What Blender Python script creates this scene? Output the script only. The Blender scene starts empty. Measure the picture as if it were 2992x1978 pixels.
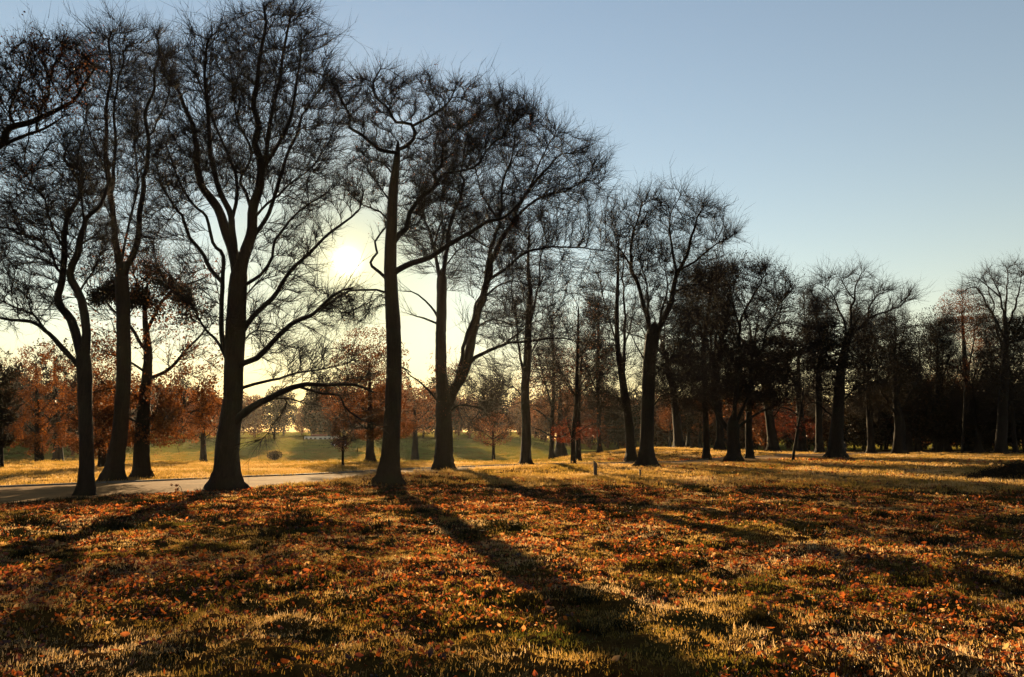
import bpy, math, random
import numpy as np
from math import radians

# ------------------------------------------------------------------ scene, camera, light
sc = bpy.context.scene
COL = sc.collection
RNG = np.random.default_rng(7)
random.seed(7)

FPX = 2161.0                       # focal length in photograph pixels (26 mm on 36 mm, 2992 px wide)
CX, CY = 1496.0, 989.0
PITCH = math.atan((1289.0 - CY) / FPX)
CAMZ = 1.6
cam = bpy.data.cameras.new("camera")
cam.sensor_width = 36.0
cam.lens = 36.0 * FPX / 2992.0
cam.clip_end = 5000.0
cam_o = bpy.data.objects.new("camera", cam)
COL.objects.link(cam_o)
cam_o.location = (0, 0, CAMZ)
cam_o.rotation_euler = (radians(90) + PITCH, 0, 0)
sc.camera = cam_o


def ray(px, py):
    u = (px - CX) / FPX
    v = (CY - py) / FPX
    c, s = math.cos(PITCH), math.sin(PITCH)
    return np.array([u, c - s * v, s + c * v])


sun_d = ray(1015, 763)
sun_d = sun_d / np.linalg.norm(sun_d)
SUN_EL = math.asin(sun_d[2])
SUN_AZ = math.atan2(sun_d[0], sun_d[1])      # clockwise from +Y

world = bpy.data.worlds.new("World")
sc.world = world
world.use_nodes = True
wn, wl = world.node_tree.nodes, world.node_tree.links
wn.clear()
w_out = wn.new("ShaderNodeOutputWorld")
w_bg = wn.new("ShaderNodeBackground")
w_sky = wn.new("ShaderNodeTexSky")
w_sky.sky_type = 'NISHITA'
w_sky.sun_disc = False
w_sky.sun_elevation = SUN_EL
w_sky.sun_rotation = SUN_AZ
w_sky.altitude = 50
w_sky.air_density = 1.55
w_sky.dust_density = 0.0
w_sky.ozone_density = 1.2
w_bg.inputs[1].default_value = 0.05
# the sun's own disc and the aureole round it, in the sky's direction space
tc = wn.new("ShaderNodeTexCoord")
dot = wn.new("ShaderNodeVectorMath"); dot.operation = 'DOT_PRODUCT'
nrm = wn.new("ShaderNodeVectorMath"); nrm.operation = 'NORMALIZE'
wl.new(tc.outputs["Generated"], nrm.inputs[0])
wl.new(nrm.outputs[0], dot.inputs[0])
dot.inputs[1].default_value = tuple(sun_d)
ac = wn.new("ShaderNodeMath"); ac.operation = 'ARCCOSINE'
wl.new(dot.outputs["Value"], ac.inputs[0])


def gauss(width, amp):
    a = wn.new("ShaderNodeMath"); a.operation = 'DIVIDE'; a.inputs[1].default_value = radians(width)
    b = wn.new("ShaderNodeMath"); b.operation = 'POWER'; b.inputs[1].default_value = 2.0
    c = wn.new("ShaderNodeMath"); c.operation = 'MULTIPLY'; c.inputs[1].default_value = -1.0
    e = wn.new("ShaderNodeMath"); e.operation = 'EXPONENT'
    m = wn.new("ShaderNodeMath"); m.operation = 'MULTIPLY'; m.inputs[1].default_value = amp
    wl.new(ac.outputs[0], a.inputs[0]); wl.new(a.outputs[0], b.inputs[0]); wl.new(b.outputs[0], c.inputs[0])
    wl.new(c.outputs[0], e.inputs[0]); wl.new(e.outputs[0], m.inputs[0])
    return m


def tinted(m, col):
    v = wn.new("ShaderNodeVectorMath"); v.operation = 'SCALE'
    v.inputs[0].default_value = col
    wl.new(m.outputs[0], v.inputs["Scale"])
    return v


def vadd(a, b):
    v = wn.new("ShaderNodeVectorMath"); v.operation = 'ADD'
    wl.new(a, v.inputs[0]); wl.new(b, v.inputs[1])
    return v.outputs[0]


w_wb = wn.new("ShaderNodeVectorMath"); w_wb.operation = 'MULTIPLY'; w_wb.inputs[1].default_value = (1.08, 0.98, 1.0)
wl.new(w_sky.outputs[0], w_wb.inputs[0])
w_dim = wn.new("ShaderNodeVectorMath"); w_dim.operation = 'MULTIPLY_ADD'          # aerosol reddening of the sky close round the sun
w_dim.inputs[1].default_value = (-0.02, -0.07, -0.30); w_dim.inputs[2].default_value = (1, 1, 1)
w_g = gauss(8.0, 1.0); wl.new(w_g.outputs[0], w_dim.inputs[0])
w_aur = wn.new("ShaderNodeVectorMath"); w_aur.operation = 'MULTIPLY'
wl.new(w_wb.outputs[0], w_aur.inputs[0]); wl.new(w_dim.outputs[0], w_aur.inputs[1])
acc = vadd(w_aur.outputs[0], tinted(gauss(0.5, 90.0), (1, 0.93, 0.75)).outputs[0])
acc = vadd(acc, tinted(gauss(1.2, 8.0), (1, 0.85, 0.42)).outputs[0])
acc = vadd(acc, tinted(gauss(2.4, 2.2), (1, 0.65, 0.15)).outputs[0])
acc = vadd(acc, tinted(gauss(11.0, 1.0), (1, 0.5, 0.0)).outputs[0])
wl.new(acc, w_bg.inputs[0])
wl.new(w_bg.outputs[0], w_out.inputs[0])

sun = bpy.data.lights.new("sun", 'SUN')
sun.energy = 5.0
sun.angle = radians(0.53)
sun.color = (1.0, 0.70, 0.36)
sun_o = bpy.data.objects.new("sun", sun)
COL.objects.link(sun_o)
from mathutils import Vector
sun_o.rotation_euler = Vector(sun_d).to_track_quat('Z', 'Y').to_euler()

sc.view_settings.view_transform = 'Standard'
sc.view_settings.look = 'None'
sc.view_settings.gamma = 1.0
sc.view_settings.exposure = 1.55
HAZE_DENSITY = 0.00005
sc.render.engine = 'CYCLES'
sc.cycles.max_bounces = 6
sc.cycles.transparent_max_bounces = 8
sc.cycles.volume_bounces = 0
sc.cycles.use_denoising = True
sc.cycles.denoising_prefilter = 'NONE'
sc.cycles.sample_clamp_direct = 3.0
sc.cycles.sample_clamp_indirect = 4.0

# ------------------------------------------------------------------ helpers


def tag(o, label=None, cat=None, group=None, kind=None):
    if label: o["label"] = label
    if cat: o["category"] = cat
    if group: o["group"] = group
    if kind: o["kind"] = kind
    return o


def mesh_from(name, verts, faces_list, smooth=False):
    """verts (N,3); faces_list: arrays of (M,k) indices, k may differ per array."""
    me = bpy.data.meshes.new(name)
    verts = np.asarray(verts, dtype=np.float32)
    faces_list = [np.asarray(f, dtype=np.int32) for f in faces_list if len(f)]
    me.vertices.add(len(verts))
    me.vertices.foreach_set("co", verts.ravel())
    nl = sum(f.size for f in faces_list)
    npoly = sum(len(f) for f in faces_list)
    me.loops.add(nl)
    me.loops.foreach_set("vertex_index", np.concatenate([f.ravel() for f in faces_list]))
    me.polygons.add(npoly)
    tot = np.concatenate([np.full(len(f), f.shape[1], dtype=np.int32) for f in faces_list])
    start = np.concatenate([[0], np.cumsum(tot)[:-1]]).astype(np.int32)
    me.polygons.foreach_set("loop_start", start)
    if smooth:
        me.polygons.foreach_set("use_smooth", np.ones(npoly, dtype=bool))
    me.update(calc_edges=True)
    return me


def obj(name, me, mat=None, parent=None):
    o = bpy.data.objects.new(name, me)
    COL.objects.link(o)
    if mat is not None:
        me.materials.append(mat)
    if parent is not None:
        o.parent = parent
    return o


def empty(name, loc=(0, 0, 0)):
    o = bpy.data.objects.new(name, None)
    o.empty_display_size = 0.3
    COL.objects.link(o)
    o.location = loc
    return o


def smooth01(a, b, x):
    t = np.clip((np.asarray(x, float) - a) / (b - a), 0, 1)
    return t * t * (3 - 2 * t)


_perm = np.random.default_rng(3).permutation(512)
_gx = np.cos(np.arange(512) * 2.399963)
_gy = np.sin(np.arange(512) * 2.399963)


def noise2(x, y, seed=0):
    x = np.asarray(x, float) + seed * 37.17; y = np.asarray(y, float) - seed * 19.71
    xi = np.floor(x).astype(int); yi = np.floor(y).astype(int)
    xf = x - xi; yf = y - yi
    u = xf * xf * xf * (xf * (xf * 6 - 15) + 10); v = yf * yf * yf * (yf * (yf * 6 - 15) + 10)

    def g(ix, iy, dx, dy):
        h = _perm[(_perm[ix & 511] + iy) & 511]
        return _gx[h] * dx + _gy[h] * dy
    a = g(xi, yi, xf, yf); b = g(xi + 1, yi, xf - 1, yf)
    c = g(xi, yi + 1, xf, yf - 1); d = g(xi + 1, yi + 1, xf - 1, yf - 1)
    return (a + (b - a) * u) * (1 - v) + (c + (d - c) * u) * v


# ------------------------------------------------------------------ terrain shape
RIDGE = [0.0]


def base_height(x, y):
    x = np.asarray(x, float); y = np.asarray(y, float)
    z = -0.45 * smooth01(6, 30, y)
    z = z + 0.22 * smooth01(2, 30, x) * smooth01(10, 45, y)
    z = z + 0.40 * np.exp(-(((x + 4.2) / 4.6) ** 2 + ((y - 37.5) / 3.4) ** 2))            # mound by the forked tree
    left = 1 - smooth01(2, 22, x)
    z = z - left * (1.8 * smooth01(64, 130, y)) + left * 4.6 * smooth01(140, 235, y) + left * 4 * smooth01(235, 420, y)
    right = smooth01(2, 26, x)
    z = z + 1.0 * np.exp(-(((x - 17) / 16) ** 2 + ((y - 104) / 20) ** 2))                 # low rise beyond the path
    z = z - right * 0.6 * smooth01(150, 210, y) + right * 3.5 * smooth01(210, 420, y)
    tt = (x + 5.0) * 0.618 + (y - 44.0) * 0.786
    pp = -(x + 5.0) * 0.786 + (y - 44.0) * 0.618
    z = z + RIDGE[0] * 0.30 * np.exp(-(pp / 1.9) ** 2) * smooth01(-3, 2, tt) * (1 - smooth01(15, 21, tt))   # low bank that hides the road
    z = z + 0.10 * noise2(x * 0.11, y * 0.11, 1) * smooth01(3, 12, np.hypot(x, y))
    return z


def ground_hit(px, py):
    d = ray(px, py)
    t = 3.0 * 1.01 ** np.arange(0, 580)
    P = d[None, :] * t[:, None]
    below = (P[:, 2] + CAMZ) < base_height(P[:, 0], P[:, 1])
    if not below.any():
        k = len(t) - 1
    else:
        k = int(np.argmax(below))
    t0, t1 = t[max(k - 1, 0)], t[k]
    for _ in range(20):
        tm = 0.5 * (t0 + t1)
        p = d * tm
        if p[2] + CAMZ < base_height(p[0], p[1]): t1 = tm
        else: t0 = tm
    p = d * t1
    return float(p[0]), float(p[1]), float(base_height(p[0], p[1]))


def catmull(pts, n_per):
    pts = np.asarray(pts, float)
    if len(pts) < 3:
        t = np.linspace(0, 1, n_per + 1)[:, None]
        return pts[0] * (1 - t) + pts[-1] * t
    P = np.vstack([2 * pts[0] - pts[1], pts, 2 * pts[-1] - pts[-2]])
    out = []
    for i in range(1, len(P) - 2):
        t = np.linspace(0, 1, n_per, endpoint=False)[:, None]
        p0, p1, p2, p3 = P[i - 1], P[i], P[i + 1], P[i + 2]
        out.append(0.5 * ((2 * p1) + (-p0 + p2) * t + (2 * p0 - 5 * p1 + 4 * p2 - p3) * t ** 2 + (-p0 + 3 * p1 - 3 * p2 + p3) * t ** 3))
    out.append(pts[-1:])
    return np.vstack(out)


# the park road, its centre line read off the picture and set on the ground
ROAD_PX = [(-420, 1474), (0, 1443), (631, 1412), (1009, 1395), (1261, 1376), (1520, 1364), (1829, 1355), (2010, 1351),
           (2170, 1341), (2350, 1333), (2520, 1326), (2760, 1320)]
_rp = [ground_hit(*p)[:2] for p in ROAD_PX]
RIDGE[0] = 1.0
_rp.append((_rp[-1][0] + 60, _rp[-1][1] + 18))
ROAD = catmull(_rp, 14)
ROAD_HALF = np.interp(np.arange(len(ROAD)), [14 * 1.5, 14 * 4, 14 * 6, len(ROAD)], [4.8, 3.6, 2.7, 2.6])


def road_dist(x, y):
    """signed distance outside the road edge (negative on the road)"""
    x = np.asarray(x, float).ravel(); y = np.asarray(y, float).ravel()
    best = np.full(x.shape, 1e9)
    for i in range(len(ROAD) - 1):
        a, b = ROAD[i], ROAD[i + 1]
        ab = b - a
        t = np.clip(((x - a[0]) * ab[0] + (y - a[1]) * ab[1]) / (ab @ ab + 1e-9), 0, 1)
        d = np.hypot(x - a[0] - t * ab[0], y - a[1] - t * ab[1]) - (ROAD_HALF[i] * (1 - t) + ROAD_HALF[i + 1] * t)
        best = np.minimum(best, d)
    return best


def ground_z(x, y):
    """full ground height with lumps, and the road let into it"""
    x = np.asarray(x, float); y = np.asarray(y, float)
    sh = x.shape
    xr, yr = x.ravel(), y.ravel()
    r = np.hypot(xr, yr)
    z = base_height(xr, yr)
    rd = road_dist(xr, yr)
    off = smooth01(-0.2, 0.5, rd)
    lump = 0.13 * noise2(xr * 0.9, yr * 0.9, 2) + 0.13 * noise2(xr * 0.35, yr * 0.35, 3)
    fine = (0.14 * noise2(xr * 2.0, yr * 2.6, 4) + 0.075 * noise2(xr * 4.2, yr * 5.2, 5)) * (1 - smooth01(22, 34, r))
    far = 1 - smooth01(60, 110, r)
    calm = 0.15 + 0.85 * smooth01(0.3, 5.0, rd)
    z = z + off * (lump * (0.35 + 0.65 * far) + fine) * calm - (1 - off) * 0.12
    return z.reshape(sh)


# ------------------------------------------------------------------ materials
def new_mat(name):
    m = bpy.data.materials.new(name)
    m.use_nodes = True
    nt = m.node_tree
    nt.nodes.clear()
    out = nt.nodes.new("ShaderNodeOutputMaterial")
    return m, nt, out


def ramp(nt, stops):
    r = nt.nodes.new("ShaderNodeValToRGB")
    e = r.color_ramp.elements
    while len(e) > 1: e.remove(e[-1])
    e[0].position, e[0].color = stops[0][0], (*stops[0][1], 1)
    for p, c in stops[1:]:
        el = e.new(p); el.color = (*c, 1)
    return r


def noise_node(nt, scale, detail=4, coord=None, rough=0.6):
    n = nt.nodes.new("ShaderNodeTexNoise")
    n.inputs["Scale"].default_value = scale
    n.inputs["Detail"].default_value = detail
    n.inputs["Roughness"].default_value = rough
    if coord is not None: nt.links.new(coord, n.inputs["Vector"])
    return n


def simple_mat(name, col, rough=0.8, var=0.25, scale=6.0, metallic=0.0, bump=0.0, spec=0.3):
    m, nt, out = new_mat(name)
    b = nt.nodes.new("ShaderNodeBsdfPrincipled")
    b.inputs["Roughness"].default_value = rough
    b.inputs["Metallic"].default_value = metallic
    b.inputs["Specular IOR Level"].default_value = spec
    tcn = nt.nodes.new("ShaderNodeTexCoord")
    n = noise_node(nt, scale, 5, tcn.outputs["Object"])
    lo = tuple(c * (1 - var) for c in col); hi = tuple(min(1, c * (1 + var)) for c in col)
    r = ramp(nt, [(0.3, lo), (0.7, hi)])
    nt.links.new(n.outputs[0], r.inputs[0]); nt.links.new(r.outputs[0], b.inputs["Base Color"])
    if bump:
        bp = nt.nodes.new("ShaderNodeBump"); bp.inputs["Strength"].default_value = bump
        nt.links.new(n.outputs[0], bp.inputs["Height"]); nt.links.new(bp.outputs[0], b.inputs["Normal"])
    nt.links.new(b.outputs[0], out.inputs[0])
    return m


def bark_mat(name, c0, c1):
    m, nt, out = new_mat(name)
    b = nt.nodes.new("ShaderNodeBsdfPrincipled")
    b.inputs["Roughness"].default_value = 0.9
    b.inputs["Specular IOR Level"].default_value = 0.15
    tcn = nt.nodes.new("ShaderNodeTexCoord")
    mp = nt.nodes.new("ShaderNodeMapping"); mp.inputs["Scale"].default_value = (9, 9, 1.6)
    nt.links.new(tcn.outputs["Object"], mp.inputs[0])
    n = noise_node(nt, 1.6, 6, mp.outputs[0], 0.7)
    n2 = noise_node(nt, 0.7, 3, tcn.outputs["Object"])
    r = ramp(nt, [(0.32, c0), (0.68, c1)])
    nt.links.new(n.outputs[0], r.inputs[0])
    mx = nt.nodes.new("ShaderNodeMix"); mx.data_type = 'RGBA'
    mx.inputs[7].default_value = (0.016, 0.018, 0.008, 1)          # green algae patches on the bark
    rr = ramp(nt, [(0.5, (0, 0, 0)), (0.75, (0.6, 0.6, 0.6))])
    nt.links.new(n2.outputs[0], rr.inputs[0]); nt.links.new(rr.outputs[0], mx.inputs[0])
    nt.links.new(r.outputs[0], mx.inputs[6]); nt.links.new(mx.outputs[2], b.inputs["Base Color"])
    bp = nt.nodes.new("ShaderNodeBump"); bp.inputs["Strength"].default_value = 0.9; bp.inputs["Distance"].default_value = 0.04
    nt.links.new(n.outputs[0], bp.inputs["Height"]); nt.links.new(bp.outputs[0], b.inputs["Normal"])
    nt.links.new(b.outputs[0], out.inputs[0])
    return m


def leaf_mat(name, stops, transl=0.5, gloss=0.0, attr=None, refl=0.35):
    """two-sided leaf or blade that lets light through; colour picked per face island / per instance"""
    m, nt, out = new_mat(name)
    if attr:
        a = nt.nodes.new("ShaderNodeAttribute"); a.attribute_name = attr; a.attribute_type = 'INSTANCER'
        src = a.outputs["Fac"]
    else:
        g = nt.nodes.new("ShaderNodeNewGeometry")
        src = g.outputs["Random Per Island"]
    r = ramp(nt, stops)
    nt.links.new(src, r.inputs[0])
    d = nt.nodes.new("ShaderNodeBsdfDiffuse"); t = nt.nodes.new("ShaderNodeBsdfTranslucent")
    hs_ = nt.nodes.new("ShaderNodeHueSaturation"); hs_.inputs["Value"].default_value = refl
    nt.links.new(r.outputs[0], hs_.inputs["Color"])
    nt.links.new(hs_.outputs[0], d.inputs[0]); nt.links.new(r.outputs[0], t.inputs[0])
    mx = nt.nodes.new("ShaderNodeMixShader"); mx.inputs[0].default_value = transl
    nt.links.new(d.outputs[0], mx.inputs[1]); nt.links.new(t.outputs[0], mx.inputs[2])
    last = mx
    if gloss:
        gl = nt.nodes.new("ShaderNodeBsdfGlossy"); gl.inputs["Roughness"].default_value = 0.3
        gl.inputs[0].default_value = (0.8, 0.8, 0.8, 1)
        m2 = nt.nodes.new("ShaderNodeMixShader"); m2.inputs[0].default_value = gloss
        nt.links.new(mx.outputs[0], m2.inputs[1]); nt.links.new(gl.outputs[0], m2.inputs[2])
        last = m2
    nt.links.new(last.outputs[0], out.inputs[0])
    return m


M_BARK = bark_mat("beech_bark", (0.004, 0.003, 0.002), (0.018, 0.0115, 0.0075))
M_BARK2 = bark_mat("oak_bark", (0.004, 0.003, 0.002), (0.018, 0.0115, 0.007))
M_TWIG = simple_mat("twig_bark", (0.015, 0.010, 0.007), 0.9, 0.3, 3.0, spec=0.1)
M_LEAF_BROWN = leaf_mat("dry_oak_leaf", [(0, (0.06, 0.018, 0.006)), (0.5, (0.14, 0.045, 0.011)), (1, (0.24, 0.09, 0.022))], 0.55, 0.02)
M_LEAF_RED = leaf_mat("red_autumn_leaf", [(0, (0.07, 0.011, 0.005)), (0.6, (0.15, 0.026, 0.008)), (1, (0.22, 0.055, 0.011))], 0.5, 0.02)
M_LEAF_ORANGE = leaf_mat("orange_autumn_leaf", [(0, (0.14, 0.034, 0.007)), (0.6, (0.29, 0.085, 0.013)), (1, (0.40, 0.15, 0.028))], 0.6, 0.02)
M_LEAF_RUST = leaf_mat("rust_leaf", [(0, (0.06, 0.018, 0.005)), (0.6, (0.15, 0.045, 0.009)), (1, (0.26, 0.09, 0.018))], 0.5, 0.01)
M_LEAF_DARK = leaf_mat("dark_evergreen_leaf", [(0, (0.008, 0.007, 0.003)), (0.6, (0.018, 0.014, 0.006)), (1, (0.045, 0.024, 0.008))], 0.2, 0.01, refl=0.8)

# ------------------------------------------------------------------ ground sheet
ang = np.concatenate([np.arange(-180, -48, 6.0), np.arange(-48, 48.01, 0.28), np.arange(54, 180, 6.0)])
rad = np.concatenate([[1.2, 1.8, 2.4], 2.9 * 1.0125 ** np.arange(0, 176), 2.9 * 1.0125 ** 175 * 1.034 ** np.arange(1, 106)])
rad[-1] = 900.0
A, R_ = np.meshgrid(np.radians(ang), rad)
GX, GY = np.sin(A) * R_, np.cos(A) * R_
GZ = ground_z(GX, GY)
na, nr = len(ang), len(rad)
verts = np.stack([GX.ravel(), GY.ravel(), GZ.ravel()], 1)
idx = np.arange(na * nr).reshape(nr, na)
a0 = idx[:-1, :]; a1 = np.roll(idx, -1, 1)[:-1, :]; b0 = idx[1:, :]; b1 = np.roll(idx, -1, 1)[1:, :]
quads = np.stack([a0.ravel(), a1.ravel(), b1.ravel(), b0.ravel()], 1)[:, ::-1]
centre = len(verts)
verts = np.vstack([verts, [[0, 0, float(ground_z(np.array([0.0]), np.array([0.0]))[0])]]])
tri = np.stack([np.full(na, centre), np.roll(idx[0], -1), idx[0]], 1)
g_me = mesh_from("ground", verts, [quads, tri], smooth=True)
rr = np.append(R_.ravel(), 0.0); xx = verts[:, 0]; yy = verts[:, 1]
# zone colour: 0 = dry rough grass, 1 = short green meadow
mead = smooth01(60, 74, yy) * (1 - smooth01(-2, 16, xx - (yy - 70) * 0.05)) + smooth01(150, 180, yy)
mead = np.clip(mead + 0.35 * noise2(xx * 0.07, yy * 0.07, 8), 0, 1) * (yy > 50)
at = g_me.attributes.new("meadow", 'FLOAT', 'POINT')
at.data.foreach_set("value", mead.astype(np.float32))

m, nt, out = new_mat("rough_grass_ground")
b = nt.nodes.new("ShaderNodeBsdfDiffuse")
geo = nt.nodes.new("ShaderNodeNewGeometry")
n1 = noise_node(nt, 0.55, 6, geo.outputs["Position"], 0.65)
n2 = noise_node(nt, 9.0, 5, geo.outputs["Position"], 0.7)
r1 = ramp(nt, [(0.30, (0.024, 0.024, 0.007)), (0.45, (0.05, 0.032, 0.010)), (0.58, (0.065, 0.030, 0.010)), (0.72, (0.042, 0.016, 0.006))])
r2 = ramp(nt, [(0.3, (0.35, 0.35, 0.35)), (0.7, (1.25, 1.2, 1.1))])
nt.links.new(n1.outputs[0], r1.inputs[0]); nt.links.new(n2.outputs[0], r2.inputs[0])
mul = nt.nodes.new("ShaderNodeMix"); mul.data_type = 'RGBA'; mul.blend_type = 'MULTIPLY'; mul.inputs[0].default_value = 1
nt.links.new(r1.outputs[0], mul.inputs[6]); nt.links.new(r2.outputs[0], mul.inputs[7])
n3 = noise_node(nt, 0.16, 4, geo.outputs["Position"])
r3 = ramp(nt, [(0.3, (0.11, 0.12, 0.022)), (0.7, (0.20, 0.185, 0.04))])
nt.links.new(n3.outputs[0], r3.inputs[0])
aa = nt.nodes.new("ShaderNodeAttribute"); aa.attribute_name = "meadow"
mz = nt.nodes.new("ShaderNodeMix"); mz.data_type = 'RGBA'
nt.links.new(aa.outputs["Fac"], mz.inputs[0]); nt.links.new(mul.outputs[2], mz.inputs[6]); nt.links.new(r3.outputs[0], mz.inputs[7])
nt.links.new(mz.outputs[2], b.inputs[0])
bp = nt.nodes.new("ShaderNodeBump"); bp.inputs["Strength"].default_value = 0.8; bp.inputs["Distance"].default_value = 0.05
nt.links.new(n2.outputs[0], bp.inputs["Height"]); nt.links.new(bp.outputs[0], b.inputs["Normal"])
nt.links.new(b.outputs[0], out.inputs[0])
tag(obj("ground", g_me, m), "rough autumn grassland sloping down to the park road", "ground", kind="structure")

# ------------------------------------------------------------------ road and its far kerb
dirs = np.gradient(ROAD, axis=0)
dirs /= np.linalg.norm(dirs, axis=1)[:, None]
nrmv = np.stack([-dirs[:, 1], dirs[:, 0]], 1)           # towards the far side
W = np.linspace(-1, 1, 9)
rv = []
for i in range(len(ROAD)):
    wob = 0.25 * noise2(np.array([i * 0.37]), np.array([0.5]), 6)[0]
    for w in W:
        p = ROAD[i] + nrmv[i] * (w * (ROAD_HALF[i] + (wob if w < 0 else 0)))
        rv.append((p[0], p[1], float(base_height(p[0], p[1])) - 0.01 + 0.05 * (1 - w * w)))
ri = np.arange(len(rv)).reshape(len(ROAD), len(W))
rf = np.stack([ri[:-1, :-1].ravel(), ri[1:, :-1].ravel(), ri[1:, 1:].ravel(), ri[:-1, 1:].ravel()], 1)[:, ::-1]
r_me = mesh_from("road", rv, [rf], smooth=True)
m, nt, out = new_mat("worn_pale_asphalt")
b = nt.nodes.new("ShaderNodeBsdfPrincipled")
geo = nt.nodes.new("ShaderNodeNewGeometry")
n1 = noise_node(nt, 0.7, 5, geo.outputs["Position"]); n2 = noise_node(nt, 14.0, 4, geo.outputs["Position"], 0.7)
r1 = ramp(nt, [(0.3, (0.12, 0.06, 0.02)), (0.7, (0.24, 0.125, 0.042))])
nt.links.new(n1.outputs[0], r1.inputs[0]); nt.links.new(r1.outputs[0], b.inputs["Base Color"])
b.inputs["Roughness"].default_value = 0.95
b.inputs["Specular IOR Level"].default_value = 0.028
bp = nt.nodes.new("ShaderNodeBump"); bp.inputs["Strength"].default_value = 0.5; bp.inputs["Distance"].default_value = 0.02
nt.links.new(n2.outputs[0], bp.inputs["Height"]); nt.links.new(bp.outputs[0], b.inputs["Normal"])
nt.links.new(b.outputs[0], out.inputs[0])
tag(obj("road", r_me, m), "pale worn park road curving away behind the trees", "road", kind="structure")
kv, kf = [], []
for i in range(len(ROAD)):
    for (o_, dz) in ((-0.02, -0.12), (0.0, 0.065), (0.14, 0.075), (0.17, -0.12)):
        p = ROAD[i] + nrmv[i] * (ROAD_HALF[i] + o_)
        kv.append((p[0], p[1], float(base_height(p[0], p[1])) + dz))
ki = np.arange(len(kv)).reshape(len(ROAD), 4)
kf = np.stack([ki[:-1, :-1].ravel(), ki[1:, :-1].ravel(), ki[1:, 1:].ravel(), ki[:-1, 1:].ravel()], 1)[:, ::-1]
tag(obj("kerb", mesh_from("kerb", kv, [kf]), simple_mat("dark_kerb_stone", (0.10, 0.085, 0.07), 0.8, 0.3, 4, bump=0.4)),
    "low dark kerb along the far edge of the road", "kerb", kind="structure")

# ------------------------------------------------------------------ tree building


def tube(P, rads, k, rng, lobes=None, rough=0.06):
    """continuous tube along points P (n,3) with radii; returns verts, quads"""
    P = np.asarray(P, float); n = len(P)
    T = np.gradient(P, axis=0); T /= np.linalg.norm(T, axis=1)[:, None] + 1e-9
    ref = np.array([0.0, 1.0, 0.0]) if abs(T[0][1]) < 0.9 else np.array([1.0, 0, 0])
    Aa = np.cross(T, ref); Aa /= np.linalg.norm(Aa, axis=1)[:, None] + 1e-9
    Bb = np.cross(T, Aa)
    th = np.linspace(0, 2 * np.pi, k, endpoint=False)
    jit = 1 + rough * rng.normal(size=(n, k)) * 0.6 + rough * np.sin(th[None, :] * 3 + rng.uniform(0, 6) + np.arange(n)[:, None] * 0.35)
    rr = rads[:, None] * jit
    if lobes is not None:
        rr = rr * lobes(np.arange(n), th)
    V = P[:, None, :] + rr[:, :, None] * (np.cos(th)[None, :, None] * Aa[:, None, :] + np.sin(th)[None, :, None] * Bb[:, None, :])
    ii = np.arange(n * k).reshape(n, k)
    q = np.stack([ii[:-1].ravel(), np.roll(ii, -1, 1)[:-1].ravel(), np.roll(ii, -1, 1)[1:].ravel(), ii[1:].ravel()], 1)
    return V.reshape(-1, 3), q


def frusta(P0, P1, r0, r1, k=3):
    n = len(P0)
    D = P1 - P0; D /= np.linalg.norm(D, axis=1)[:, None] + 1e-9
    ref = np.where(np.abs(D[:, 2:3]) < 0.9, np.array([[0, 0, 1.0]]), np.array([[1.0, 0, 0]]))
    Aa = np.cross(D, ref); Aa /= np.linalg.norm(Aa, axis=1)[:, None] + 1e-9
    Bb = np.cross(D, Aa)
    th = np.linspace(0, 2 * np.pi, k, endpoint=False)
    circ = np.cos(th)[None, :, None] * Aa[:, None, :] + np.sin(th)[None, :, None] * Bb[:, None, :]
    V = np.concatenate([P0[:, None, :] + circ * r0[:, None, None], P1[:, None, :] + circ * r1[:, None, None]], 1)
    base = (np.arange(n) * 2 * k)[:, None]
    j = np.arange(k)[None, :]; j2 = (np.arange(k)[None, :] + 1) % k
    q = np.stack([base + j, base + j2, base + k + j2, base + k + j], 2).reshape(-1, 4)
    return V.reshape(-1, 3), q


def spikes(P0, P1, r0):
    n = len(P0)
    D = P1 - P0; D /= np.linalg.norm(D, axis=1)[:, None] + 1e-9
    ref = np.where(np.abs(D[:, 2:3]) < 0.9, np.array([[0, 0, 1.0]]), np.array([[1.0, 0, 0]]))
    Aa = np.cross(D, ref); Aa /= np.linalg.norm(Aa, axis=1)[:, None] + 1e-9
    Bb = np.cross(D, Aa)
    th = np.linspace(0, 2 * np.pi, 3, endpoint=False)
    circ = np.cos(th)[None, :, None] * Aa[:, None, :] + np.sin(th)[None, :, None] * Bb[:, None, :]
    V = np.concatenate([P0[:, None, :] + circ * r0[:, None, None], P1[:, None, :]], 1)
    base = (np.arange(n) * 4)[:, None]
    f = np.concatenate([base + np.array([[0, 1, 3]]), base + np.array([[1, 2, 3]]), base + np.array([[2, 0, 3]])], 0)
    return V.reshape(-1, 3), f


class Bag:
    def __init__(self): self.v = []; self.q = []; self.t = []; self.n = 0
    def add(self, v, f):
        (self.q if f.shape[1] == 4 else self.t).append(f + self.n)
        self.v.append(v); self.n += len(v)
    def mesh(self, name, smooth=False):
        fl = []
        if self.q: fl.append(np.vstack(self.q))
        if self.t: fl.append(np.vstack(self.t))
        return mesh_from(name, np.vstack(self.v), fl, smooth)


def unit(v):
    return v / (np.linalg.norm(v, axis=-1, keepdims=True) + 1e-9)


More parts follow.
